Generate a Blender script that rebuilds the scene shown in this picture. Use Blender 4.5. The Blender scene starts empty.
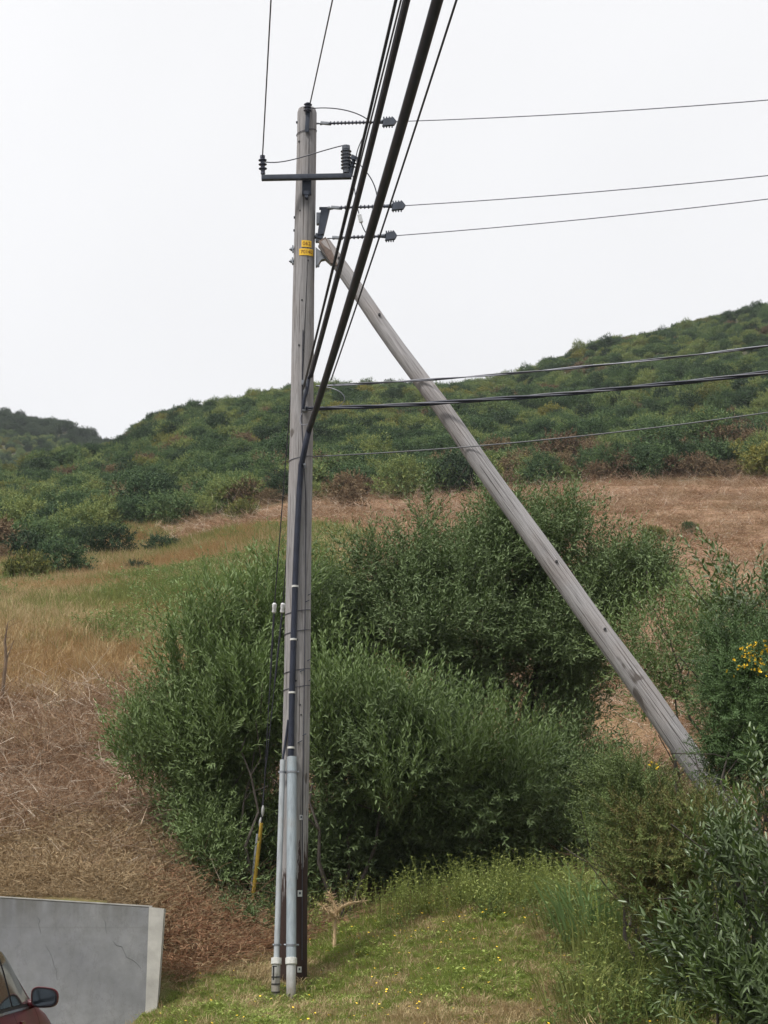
import bpy, bmesh, math, random
import numpy as np
from mathutils import Vector, Matrix, Euler

random.seed(7)
rng = np.random.default_rng(7)
S = bpy.context.scene
C = S.collection

# ---------------------------------------------------------------- camera
F = 2000.0                      # focal length in pixels of the 768 x 1024 frame
PITCH = math.radians(11.8)
CAMZ = 1.6
sp, cp = math.sin(PITCH), math.cos(PITCH)
cam = bpy.data.cameras.new('camera')
cam.sensor_fit = 'VERTICAL'
cam.sensor_height = 36.0
cam.lens = F / 1024 * 36.0
cam.clip_start = 0.1
cam.clip_end = 20000
camo = bpy.data.objects.new('camera', cam)
C.objects.link(camo)
camo.location = (0, 0, CAMZ)
camo.rotation_euler = (math.pi / 2 + PITCH, 0, 0)
S.camera = camo

# ---------------------------------------------------------------- world: a bright overcast deck
SUN_EL, SUN_AZ = math.radians(58), math.radians(225)     # azimuth clockwise from +Y (the view direction)
w = bpy.data.worlds.new('World')
S.world = w
w.use_nodes = True
nt = w.node_tree
bg = nt.nodes['Background']
sky = nt.nodes.new('ShaderNodeTexSky')
sky.sky_type = 'NISHITA'
sky.sun_disc = False
sky.sun_elevation = SUN_EL
sky.sun_rotation = SUN_AZ
hsv = nt.nodes.new('ShaderNodeHueSaturation')
hsv.inputs['Saturation'].default_value = 0.25
nt.links.new(sky.outputs[0], hsv.inputs['Color'])
tc = nt.nodes.new('ShaderNodeTexCoord')
sepz = nt.nodes.new('ShaderNodeSeparateXYZ')
nt.links.new(tc.outputs['Generated'], sepz.inputs[0])
ramp = nt.nodes.new('ShaderNodeValToRGB')          # overcast: brighter towards the zenith
ramp.color_ramp.elements[0].position = 0.0
ramp.color_ramp.elements[0].color = (0.88, 0.882, 0.90, 1)
ramp.color_ramp.elements[1].position = 1.0
ramp.color_ramp.elements[1].color = (3.2, 3.2, 3.2, 1)
e = ramp.color_ramp.elements.new(0.45)
e.color = (1.02, 1.02, 1.035, 1)
nt.links.new(sepz.outputs['Z'], ramp.inputs[0])
nz = nt.nodes.new('ShaderNodeTexNoise')
nz.inputs['Scale'].default_value = 2.2
nz.inputs['Detail'].default_value = 3
nt.links.new(tc.outputs['Generated'], nz.inputs['Vector'])
mr = nt.nodes.new('ShaderNodeMapRange')
mr.inputs['From Min'].default_value = 0.3
mr.inputs['From Max'].default_value = 0.7
mr.inputs['To Min'].default_value = 6.4
mr.inputs['To Max'].default_value = 7.2
nt.links.new(nz.outputs['Fac'], mr.inputs['Value'])
vm = nt.nodes.new('ShaderNodeVectorMath')
vm.operation = 'SCALE'
nt.links.new(ramp.outputs[0], vm.inputs[0])
mrb = nt.nodes.new('ShaderNodeMapRange')           # added dimming of the unseen sky behind the camera: less frontal light, more contrast
mrb.inputs['From Min'].default_value = -0.7
mrb.inputs['From Max'].default_value = 0.5
mrb.inputs['To Min'].default_value = 0.62
mrb.inputs['To Max'].default_value = 1.0
nt.links.new(sepz.outputs['Y'], mrb.inputs['Value'])
mlb = nt.nodes.new('ShaderNodeMath')
mlb.operation = 'MULTIPLY'
nt.links.new(mr.outputs[0], mlb.inputs[0])
nt.links.new(mrb.outputs[0], mlb.inputs[1])
nt.links.new(mlb.outputs[0], vm.inputs['Scale'])
mx = nt.nodes.new('ShaderNodeMix')
mx.data_type = 'RGBA'
mx.inputs['Factor'].default_value = 0.9
nt.links.new(hsv.outputs[0], mx.inputs['A'])
nt.links.new(vm.outputs[0], mx.inputs['B'])
nt.links.new(mx.outputs['Result'], bg.inputs['Color'])
bg.inputs['Strength'].default_value = 0.1

sun = bpy.data.lights.new('sun', 'SUN')
sun.energy = 2.9
sun.angle = math.radians(10)
sun.color = (1.0, 0.96, 0.9)
suno = bpy.data.objects.new('sun', sun)
C.objects.link(suno)
sd = Vector((math.sin(SUN_AZ) * math.cos(SUN_EL), math.cos(SUN_AZ) * math.cos(SUN_EL), math.sin(SUN_EL)))
suno.rotation_euler = (-sd).to_track_quat('-Z', 'Y').to_euler()
suno.location = sd * 60

S.view_settings.view_transform = 'Standard'
S.view_settings.look = 'None'
S.view_settings.exposure = 0.55
S.view_settings.gamma = 1.0
S.view_settings.use_curve_mapping = False
S.cycles.max_bounces = 6
S.cycles.transparent_max_bounces = 8
S.cycles.volume_bounces = 0

# ---------------------------------------------------------------- helpers: points
def P(px, py, d):
    u = (px - 384) / F
    v = (512 - py) / F
    Y = cp - sp * v
    Z = sp + cp * v
    s = d / Y
    return Vector((u * s, d, CAMZ + Z * s))

def zpy(py, d):
    v = (512 - py) / F
    return CAMZ + d * (sp + cp * v) / (cp - sp * v)

# ---------------------------------------------------------------- helpers: objects
def tag(o, label=None, cat=None, group=None, kind=None):
    if label: o['label'] = label
    if cat: o['category'] = cat
    if group: o['group'] = group
    if kind: o['kind'] = kind
    return o

def empty(name, loc, label, cat, group=None):
    o = bpy.data.objects.new(name, None)
    o.empty_display_size = 0.2
    C.objects.link(o)
    o.location = loc
    return tag(o, label, cat, group)

def link(name, me, mat=None, parent=None, smooth=True, world=True):
    """Link a mesh whose coordinates are in world space (or local to parent if world is False)."""
    if mat is not None:
        for m in (mat if isinstance(mat, (list, tuple)) else [mat]):
            me.materials.append(m)
    if smooth:
        me.shade_smooth()
    o = bpy.data.objects.new(name, me)
    C.objects.link(o)
    if parent is not None:
        o.parent = parent
        if world:
            off = Vector((0, 0, 0))
            p = parent
            while p is not None:
                off += p.location
                p = p.parent
            me.transform(Matrix.Translation(-off))
    return o

def np_mesh(name, verts, faces, attrs=None):
    """verts (N,3), faces (M,k) of one polygon size."""
    verts = np.ascontiguousarray(verts, dtype=np.float32)
    faces = np.ascontiguousarray(faces, dtype=np.int32)
    me = bpy.data.meshes.new(name)
    M, k = faces.shape
    me.vertices.add(len(verts))
    me.vertices.foreach_set('co', verts.ravel())
    me.loops.add(M * k)
    me.loops.foreach_set('vertex_index', faces.ravel())
    me.polygons.add(M)
    me.polygons.foreach_set('loop_start', np.arange(0, M * k, k, dtype=np.int32))
    me.update(calc_edges=True)
    for an, av in (attrs or {}).items():
        a = me.attributes.new(an, 'FLOAT', 'POINT')
        a.data.foreach_set('value', np.ascontiguousarray(av, dtype=np.float32))
    return me

class MB:
    """Collects tubes, boxes and prisms in one bmesh."""
    def __init__(self):
        self.bm = bmesh.new()

    def tube(self, pts, r, n=8, cap=True):
        pts = [Vector(p) for p in pts]
        rs = r if isinstance(r, (list, tuple)) else [r] * len(pts)
        rings = []
        prev = None
        for i, p in enumerate(pts):
            a = pts[max(i - 1, 0)]
            b = pts[min(i + 1, len(pts) - 1)]
            t = (b - a).normalized()
            if prev is None:
                ref = Vector((0, 0, 1)) if abs(t.z) < 0.9 else Vector((1, 0, 0))
                sx = t.cross(ref).normalized()
            else:
                sx = (prev - t * prev.dot(t)).normalized()
            prev = sx
            sy = t.cross(sx)
            rings.append([self.bm.verts.new(p + (sx * math.cos(2 * math.pi * k / n) + sy * math.sin(2 * math.pi * k / n)) * rs[i]) for k in range(n)])
        for a, b in zip(rings, rings[1:]):
            for k in range(n):
                self.bm.faces.new((a[k], a[(k + 1) % n], b[(k + 1) % n], b[k]))
        if cap:
            self.bm.faces.new(rings[0][::-1])
            self.bm.faces.new(rings[-1])
        return self

    def box(self, c, size, rot=None, bevel=0.0):
        sx, sy, sz = (s / 2 for s in size)
        M = Matrix.Translation(Vector(c)) @ (rot.to_matrix().to_4x4() if rot else Matrix())
        tmp = bmesh.new()
        bmesh.ops.create_cube(tmp, size=1.0)
        for v in tmp.verts:
            v.co = Vector((v.co.x * size[0], v.co.y * size[1], v.co.z * size[2]))
        if bevel > 0:
            bmesh.ops.bevel(tmp, geom=list(tmp.edges), offset=bevel, segments=2, affect='EDGES', profile=0.7)
        self.merge(tmp, M)
        return self

    def merge(self, tmp, M):
        vs = {}
        for v in tmp.verts:
            vs[v] = self.bm.verts.new(M @ v.co)
        for f in tmp.faces:
            self.bm.faces.new([vs[v] for v in f.verts])
        tmp.free()

    def prism(self, pts, d):
        """pts: a closed outline (list of Vector); d: extrusion vector."""
        a = [self.bm.verts.new(p) for p in pts]
        b = [self.bm.verts.new(Vector(p) + Vector(d)) for p in pts]
        n = len(a)
        self.bm.faces.new(a)
        self.bm.faces.new(b[::-1])
        for k in range(n):
            self.bm.faces.new((a[k], b[k], b[(k + 1) % n], a[(k + 1) % n]))
        return self

    def mesh(self, name):
        bmesh.ops.recalc_face_normals(self.bm, faces=self.bm.faces)
        me = bpy.data.meshes.new(name)
        self.bm.to_mesh(me)
        self.bm.free()
        return me

    def build(self, name, mat, parent=None, smooth=True, world=True, angle=35):
        me = self.mesh(name)
        o = link(name, me, mat, parent, False, world)
        if smooth:
            me.shade_smooth()
            bmx = bmesh.new(); bmx.from_mesh(me)
            for ed in bmx.edges:
                if len(ed.link_faces) == 2 and ed.calc_face_angle(0) > math.radians(angle):
                    ed.smooth = False
            bmx.to_mesh(me); bmx.free()
        return o

def copy_tree(o, parent=None):
    c = o.copy()
    C.objects.link(c)
    c.parent = parent
    for ch in list(o.children):
        copy_tree(ch, c)
    return c

# ---------------------------------------------------------------- helpers: materials
def new_mat(name):
    m = bpy.data.materials.new(name)
    m.use_nodes = True
    return m, m.node_tree, m.node_tree.nodes['Principled BSDF']

def N(nt, t, **kw):
    n = nt.nodes.new(t)
    for k, v in kw.items():
        if hasattr(n, k): setattr(n, k, v)
        else: n.inputs[k].default_value = v
    return n

def noise(nt, scale, detail=4, rough=0.6, stretch=None, coord='Object', vec=None):
    n = N(nt, 'ShaderNodeTexNoise')
    n.inputs['Scale'].default_value = scale
    n.inputs['Detail'].default_value = detail
    n.inputs['Roughness'].default_value = rough
    if vec is None:
        t = N(nt, 'ShaderNodeTexCoord')
        vec = t.outputs[coord]
    if stretch:
        mp = N(nt, 'ShaderNodeMapping')
        mp.inputs['Scale'].default_value = stretch
        nt.links.new(vec, mp.inputs['Vector'])
        vec = mp.outputs[0]
    nt.links.new(vec, n.inputs['Vector'])
    return n.outputs['Fac']

def ramp_n(nt, fac, stops, interp='LINEAR'):
    r = N(nt, 'ShaderNodeValToRGB')
    r.color_ramp.interpolation = interp
    els = r.color_ramp.elements
    while len(els) < len(stops): els.new(0.5)
    for el, (p, c) in zip(els, stops):
        el.position = p
        if isinstance(c, (int, float)): c = (c, c, c)
        el.color = (*c, 1)
    nt.links.new(fac, r.inputs[0])
    return r.outputs[0]

def mixc(nt, fac, a, b, mode='MIX'):
    m = N(nt, 'ShaderNodeMix', data_type='RGBA', blend_type=mode)
    for s, v in ((m.inputs['Factor'], fac), (m.inputs['A'], a), (m.inputs['B'], b)):
        if hasattr(v, 'links'): nt.links.new(v, s)
        elif isinstance(v, (int, float)): s.default_value = v
        else: s.default_value = (*v, 1)
    return m.outputs['Result']

def math_n(nt, op, a, b=0.0, clamp=False):
    m = N(nt, 'ShaderNodeMath', operation=op, use_clamp=clamp)
    for s, v in ((m.inputs[0], a), (m.inputs[1], b)):
        if hasattr(v, 'links'): nt.links.new(v, s)
        else: s.default_value = v
    return m.outputs[0]

def attr(nt, name):
    a = N(nt, 'ShaderNodeAttribute', attribute_name=name)
    return a.outputs['Fac']

def bump(nt, bsdf, h, strength=0.3, dist=0.02):
    b = N(nt, 'ShaderNodeBump')
    b.inputs['Strength'].default_value = strength
    b.inputs['Distance'].default_value = dist
    nt.links.new(h, b.inputs['Height'])
    nt.links.new(b.outputs[0], bsdf.inputs['Normal'])

def plain(name, col, rough=0.6, metal=0.0, var=0.15, scale=8.0, spec=0.5):
    m, t, b = new_mat(name)
    f = noise(t, scale, 5)
    c0 = tuple(x * (1 - var) for x in col)
    c1 = tuple(min(1, x * (1 + var)) for x in col)
    t.links.new(ramp_n(t, f, [(0.3, c0), (0.7, c1)]), b.inputs['Base Color'])
    b.inputs['Roughness'].default_value = rough
    b.inputs['Metallic'].default_value = metal
    b.inputs['Specular IOR Level'].default_value = spec
    return m

def leaf_mat(name, stops, tip=None, rough=0.5, transl=0.25, spec=0.35, objrand=0.0, under=None):
    """Leaf colour by the per-leaf value rnd, young growth by tip."""
    m, t, b = new_mat(name)
    f = attr(t, 'rnd')
    cn = noise(t, 1.3, 2)
    f2 = math_n(t, 'ADD', math_n(t, 'MULTIPLY', f, 0.65), math_n(t, 'MULTIPLY', cn, 0.35))
    if objrand:
        oi = N(t, 'ShaderNodeObjectInfo')
        f2 = math_n(t, 'ADD', f2, math_n(t, 'MULTIPLY', math_n(t, 'SUBTRACT', oi.outputs['Random'], 0.5), objrand))
    c = ramp_n(t, f2, stops)
    if tip is not None:
        c = mixc(t, math_n(t, 'MULTIPLY', attr(t, 'tip'), 0.8), c, tip)
    if under is not None:
        g = N(t, 'ShaderNodeNewGeometry')
        c = mixc(t, math_n(t, 'MULTIPLY', g.outputs['Backfacing'], 0.7), c, under)
    t.links.new(c, b.inputs['Base Color'])
    b.inputs['Roughness'].default_value = rough
    b.inputs['Specular IOR Level'].default_value = spec
    if transl > 0:
        tr = N(t, 'ShaderNodeBsdfTranslucent')
        t.links.new(c, tr.inputs['Color'])
        ms = N(t, 'ShaderNodeMixShader')
        ms.inputs[0].default_value = transl
        t.links.new(b.outputs[0], ms.inputs[1])
        t.links.new(tr.outputs[0], ms.inputs[2])
        t.links.new(ms.outputs[0], t.nodes['Material Output'].inputs['Surface'])
    return m

# ---------------------------------------------------------------- terrain
# for each azimuth column: ground points (distance, picture row) from the camera outwards; a tuple ('z', d, z) gives a height
pad = [('z', -60, -0.06), ('z', 22.28, -0.06)]
COLS = {
    -500: pad + [(22.4, 893), (25, 862), (28, 805), (32, 728), (38, 652), (46, 612), (60, 592), (80, 570), (100, 541.5), (130, 506), (155, 497), (190, 505), (260, 529), (380, 426), (450, 446), (800, 567)],
    -100: pad + [(22.4, 893), (25, 862), (28, 805), (32, 728), (38, 652), (46, 612), (60, 592), (80, 570), (100, 539.5), (130, 504), (155, 493), (190, 503), (260, 529), (380, 422), (450, 446), (800, 567)],
    0: pad + [(22.4, 899), (25, 866), (28, 808), (32, 730), (38, 655), (46, 614), (60, 591), (80, 564), (100, 532.6), (130, 496.6), (155, 485), (190, 498), (260, 530), (380, 420), (450, 444), (800, 567)],
    60: pad + [(22.4, 901), (25, 867), (28, 808), (32, 729), (38, 657), (46, 614), (60, 588), (80, 560), (100, 524.1), (130, 488.6), (160, 473), (190, 477), (260, 533), (380, 428), (450, 456), (800, 567)],
    118: [('z', -60, -0.06), ('z', 18, -0.06), ('z', 20.4, 0.25), ('z', 22.25, 0.30), (22.4, 905), (25, 868), (28, 808), (32, 728), (38, 658), (46, 612), (60, 584), (80, 556), (100, 517.9), (130, 481.9), (160, 461), (195, 453), (230, 467), (300, 511), (380, 456), (450, 481), (800, 567)],
    155: [('z', -60, -0.06), ('z', 16.5, -0.06), ('z', 20.2, 0.50), (21.5, 1024), (22.0, 1012), (22.35, 990), (23, 945), (24, 906), (25.5, 870), (28.5, 805), (32.5, 727), (38, 660), (46, 612), (60, 581), (80, 554), (100, 509.9), (130, 467.9), (160, 437), (200, 425), (250, 443), (400, 507), (800, 567)],
    230: [('z', -60, -0.06), ('z', 16.5, -0.06), (20.6, 1024), (21.8, 1000), (22.7, 972), (24, 945), (25.5, 910), (28.5, 830), (32.5, 735), (38, 665), (46, 606), (60, 565), (80, 530), (100, 499.2), (130, 453.3), (165, 418.7), (205, 409), (260, 432), (400, 471), (800, 551)],
    300: [('z', -60, -0.06), ('z', 16.5, -0.06), (20.6, 1026), (21.9, 1006), (22.8, 982), (24, 955), (26, 920), (29, 840), (33, 740), (38, 670), (46, 602), (60, 548), (80, 515), (100, 488.9), (130, 442.3), (170, 404.4), (210, 395), (270, 419), (400, 465), (800, 555)],
    450: [('z', -60, -0.06), ('z', 16.0, -0.06), (19.5, 1024), (22, 962), (24, 908), (26, 882), (29, 830), (33, 745), (38, 670), (46, 602), (60, 546), (80, 511), (100, 487.9), (130, 449.4), (180, 408), (225, 394), (300, 420), (400, 470), (800, 570)],
    520: [('z', -60, -0.06), ('z', 16.0, -0.06), (19.2, 1024), (21.6, 962), (23.5, 906), (26, 882), (29, 830), (33, 745), (38, 670), (46, 602), (60, 545), (80, 507), (100, 483.9), (130, 445.4), (180, 398), (230, 382), (300, 410), (400, 460), (800, 570)],
    600: [('z', -60, -0.06), ('z', 15.5, -0.06), (19, 1024), (21, 962), (23, 905), (25, 885), (28, 840), (33, 742), (38, 665), (46, 600), (60, 542), (80, 502), (100, 478), (130, 436.6), (180, 381), (240, 350), (320, 383), (450, 443), (800, 543)],
    768: [('z', -60, -0.06), ('z', 14.5, -0.06), (18, 1040), (20, 975), (22, 910), (25, 850), (29, 780), (34, 710), (40, 642), (48, 588), (60, 540), (80, 500), (95, 478), (130, 424.2), (180, 364), (260, 315), (340, 343), (450, 408), (800, 518)],
    1000: [('z', -60, -0.06), ('z', 14.0, -0.06), (17.5, 1040), (20, 965), (22, 905), (25, 845), (29, 775), (34, 705), (40, 640), (48, 585), (60, 538), (80, 496), (95, 470), (130, 412.2), (180, 343), (290, 283), (380, 318), (500, 388), (800, 498)],
}
COL_U = np.array([(px - 384) / F / 0.98 for px in COLS])
def lt(d):
    return np.log(np.maximum(np.asarray(d, float), 0.0) + 4.0) + np.minimum(np.asarray(d, float), 0.0) * 0.05
COL_F = []
for px, rows in COLS.items():
    dd, zz = [], []
    for r in rows:
        if r[0] == 'z': dd.append(r[1]); zz.append(r[2])
        else: dd.append(r[0]); zz.append(zpy(r[1], r[0]))
    dd.append(4000); zz.append(zz[-1])
    COL_F.append((lt(dd), np.array(zz)))

def base_height(x, y):
    x = np.asarray(x, float); y = np.asarray(y, float)
    u = x / np.maximum(y, 15.0)
    t = lt(y)
    H = np.stack([np.interp(t, a, b) for a, b in COL_F])          # columns x points
    i = np.clip(np.searchsorted(COL_U, u) - 1, 0, len(COL_U) - 2)
    f = np.clip((u - COL_U[i]) / (COL_U[i + 1] - COL_U[i]), 0, 1)
    k = np.arange(len(u))
    return H[i, k] * (1 - f) + H[i + 1, k] * f

_ph = rng.uniform(0, 6.28, (40,))
def wob(x, y, s, k=0):
    """a cheap smooth noise in -1..1"""
    a = 0
    for j in range(5):
        an = j * 2.399 + k
        fx, fy = math.cos(an) * s * (1 + 0.37 * j), math.sin(an) * s * (1 + 0.37 * j)
        a = a + np.sin(x * fx + y * fy + _ph[(j + 7 * k) % 40]) / (1 + 0.4 * j)
    return a / 3.0

def height(x, y):
    x = np.atleast_1d(np.asarray(x, float)); y = np.atleast_1d(np.asarray(y, float))
    h = base_height(x, y)
    near = np.clip((y - 23.5) / 6, 0, 1)
    verge = np.clip((y - 19) / 1.5, 0, 1) * (h > 0.25)
    h = h + near * (0.10 * wob(x, y, 0.9, 1) + 0.05 * wob(x, y, 2.7, 2)) + verge * 0.025 * wob(x, y, 3.1, 3)
    far = np.clip((y - 80) / 60, 0, 1)
    return h + far * 0.8 * wob(x, y, 0.16, 4)

def hz(x, y):
    return float(height([x], [y])[0])

us = np.concatenate([np.linspace(-2.6, -1.2, 6), np.linspace(-1.1, -0.32, 20), np.arange(-0.30, 0.3001, 0.004), np.linspace(0.32, 1.1, 20), np.linspace(1.2, 2.6, 6)])
ds = np.concatenate([np.linspace(-60, 15, 30), np.arange(15.5, 20, 0.3), np.arange(20, 22.2, 0.12), [22.24, 22.28, 22.33, 22.38, 22.42], np.arange(22.5, 27, 0.12), 27 * 1.011 ** np.arange(0, 130), 112 * 1.02 ** np.arange(0, 75), np.linspace(515, 900, 12)])
U, D = np.meshgrid(us, ds)
X = (U * np.maximum(D, 15.0)).ravel(); Y = D.ravel()
Zt = height(X, Y)
nr, nc = len(ds), len(us)
idx = np.arange(nr * nc).reshape(nr, nc)
fc = np.stack([idx[:-1, :-1].ravel(), idx[:-1, 1:].ravel(), idx[1:, 1:].ravel(), idx[1:, :-1].ravel()], 1)

def lerp_u(u, pts):
    a = np.array([(p - 384) / F / 0.98 for p, _ in pts]); b = np.array([v for _, v in pts], float)
    return np.interp(u, a, b)
def scrub_edge(u):
    return lerp_u(u, [(-200, 66), (0, 70), (60, 80), (130, 88), (200, 88), (300, 88), (450, 92), (600, 94), (768, 92), (1000, 90)])
def sm(a, b, x):
    t = np.clip((x - a) / (b - a), 0, 1)
    return t * t * (3 - 2 * t)
Uu = X / np.maximum(Y, 15)
scrub = sm(-3, 3, Y - scrub_edge(Uu) + 3 * wob(X, Y, 0.5, 5))
mulch = sm(22.2, 23.2, Y - 1.2 * sm(-0.12, -0.02, Uu)) * (1 - sm(33, 38, Y + 2 * wob(X, Y, 0.7, 6)))
bare = sm(-0.055, 0.02, Uu + 0.02 * wob(X, Y, 0.3, 7) + 0.11 * sm(62, 80, Y)) * sm(32, 40, Y)
bare = np.maximum(bare, sm(0.35, 0.7, wob(X, Y, 0.22, 8)) * sm(60, 70, Y) * sm(-0.12, -0.06, Uu))
me = np_mesh('terrain', np.stack([X, Y, Zt], 1), fc, {'scrub': scrub, 'mulch': mulch, 'bare': bare})
gm, t, b = new_mat('ground_soil')
n1 = noise(t, 0.6, 6, 0.65)
n2 = noise(t, 6.0, 5, 0.7)
n3 = noise(t, 28.0, 4, 0.7)
n4 = noise(t, 0.9, 6, 0.7, (0.7, 2.5, 1))
verge_c = mixc(t, ramp_n(t, n2, [(0.4, 0.0), (0.6, 1.0)]), (0.15, 0.115, 0.055), (0.11, 0.125, 0.038))
field_c = mixc(t, ramp_n(t, n1, [(0.35, 0.0), (0.65, 1.0)]), (0.36, 0.25, 0.13), (0.24, 0.20, 0.09))
grass_c = mixc(t, math_n(t, 'MULTIPLY', attr(t, 'mulch'), 1.0), field_c, mixc(t, ramp_n(t, n2, [(0.35, 0.0), (0.65, 1.0)]), (0.17, 0.10, 0.056), (0.29, 0.19, 0.11)))
bare_c = mixc(t, ramp_n(t, n4, [(0.38, 0.0), (0.62, 1.0)]), (0.165, 0.10, 0.06), (0.30, 0.19, 0.115))
bare_c = mixc(t, ramp_n(t, n3, [(0.35, 0.6), (0.6, 0.0)]), bare_c, (0.11, 0.065, 0.04))
g0 = N(t, 'ShaderNodeNewGeometry'); sx = N(t, 'ShaderNodeSeparateXYZ'); t.links.new(g0.outputs['Position'], sx.inputs[0])
isfar = math_n(t, 'MULTIPLY', math_n(t, 'SUBTRACT', sx.outputs['Y'], 23.0), 0.7, True)
c = mixc(t, isfar, verge_c, grass_c)
c = mixc(t, math_n(t, 'MULTIPLY', attr(t, 'mulch'), 1.0), c, grass_c)
c = mixc(t, attr(t, 'bare'), c, bare_c)
c = mixc(t, attr(t, 'scrub'), c, (0.055, 0.055, 0.03))
t.links.new(c, b.inputs['Base Color'])
b.inputs['Roughness'].default_value = 0.95
b.inputs['Specular IOR Level'].default_value = 0.1
bump(t, b, math_n(t, 'ADD', n2, n3), 0.7, 0.08)
ter = link('ground', me, gm)
tag(ter, 'sloping earth bank, field and hillside rising behind the pole', None, None, 'structure')

# road and parking pad (before the verge)
asph = plain('asphalt', (0.055, 0.055, 0.058), 0.9, 0, 0.3, 40)
mb = MB(); mb.box((0, -8, -0.03), (160, 42, 0.06))
tag(mb.build('road', asph, None, False), 'dark asphalt road before the grass verge', None, None, 'structure')
padm = plain('pad_concrete', (0.27, 0.265, 0.25), 0.9, 0, 0.15, 3)
mb = MB(); mb.box((-7.3, 17.45, -0.026), (8.6, 8.84, 0.06))
tag(mb.build('parking_pad', padm, None, False), 'concrete parking pad before the retaining wall', None, None, 'structure')

# ---------------------------------------------------------------- foliage building blocks
def unit(v):
    return v / np.maximum(np.linalg.norm(v, axis=-1, keepdims=True), 1e-9)

def leaves_mesh(name, base, dr, nrm, L, W, rnd, tip, six=True, droop=0.12, fold=0.12):
    side = unit(np.cross(dr, nrm))
    nrm = unit(np.cross(side, dr))
    L = L[:, None]; W = W[:, None]
    tipp = base + dr * L - nrm * L * droop
    n = len(base)
    if six:
        l1 = base + dr * L * 0.32 + side * W * 0.5 + nrm * W * fold
        r1 = base + dr * L * 0.32 - side * W * 0.5 + nrm * W * fold
        l2 = base + dr * L * 0.70 + side * W * 0.38 + nrm * (W * fold - L * droop * 0.45)
        r2 = base + dr * L * 0.70 - side * W * 0.38 + nrm * (W * fold - L * droop * 0.45)
        V = np.stack([base, r1, r2, tipp, l2, l1], 1).reshape(-1, 3)
        k = np.arange(n)[:, None] * 6
        Fc = np.concatenate([k + np.array([[0, 1, 2, 3]]), k + np.array([[0, 3, 4, 5]])], 0)
        m = 6
    else:
        l1 = base + dr * L * 0.42 + side * W * 0.5
        r1 = base + dr * L * 0.42 - side * W * 0.5
        V = np.stack([base, r1, tipp, l1], 1).reshape(-1, 3)
        Fc = np.arange(n * 4).reshape(n, 4)
        m = 4
    return V, Fc, np.repeat(rnd, m), np.repeat(tip, m)

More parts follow.
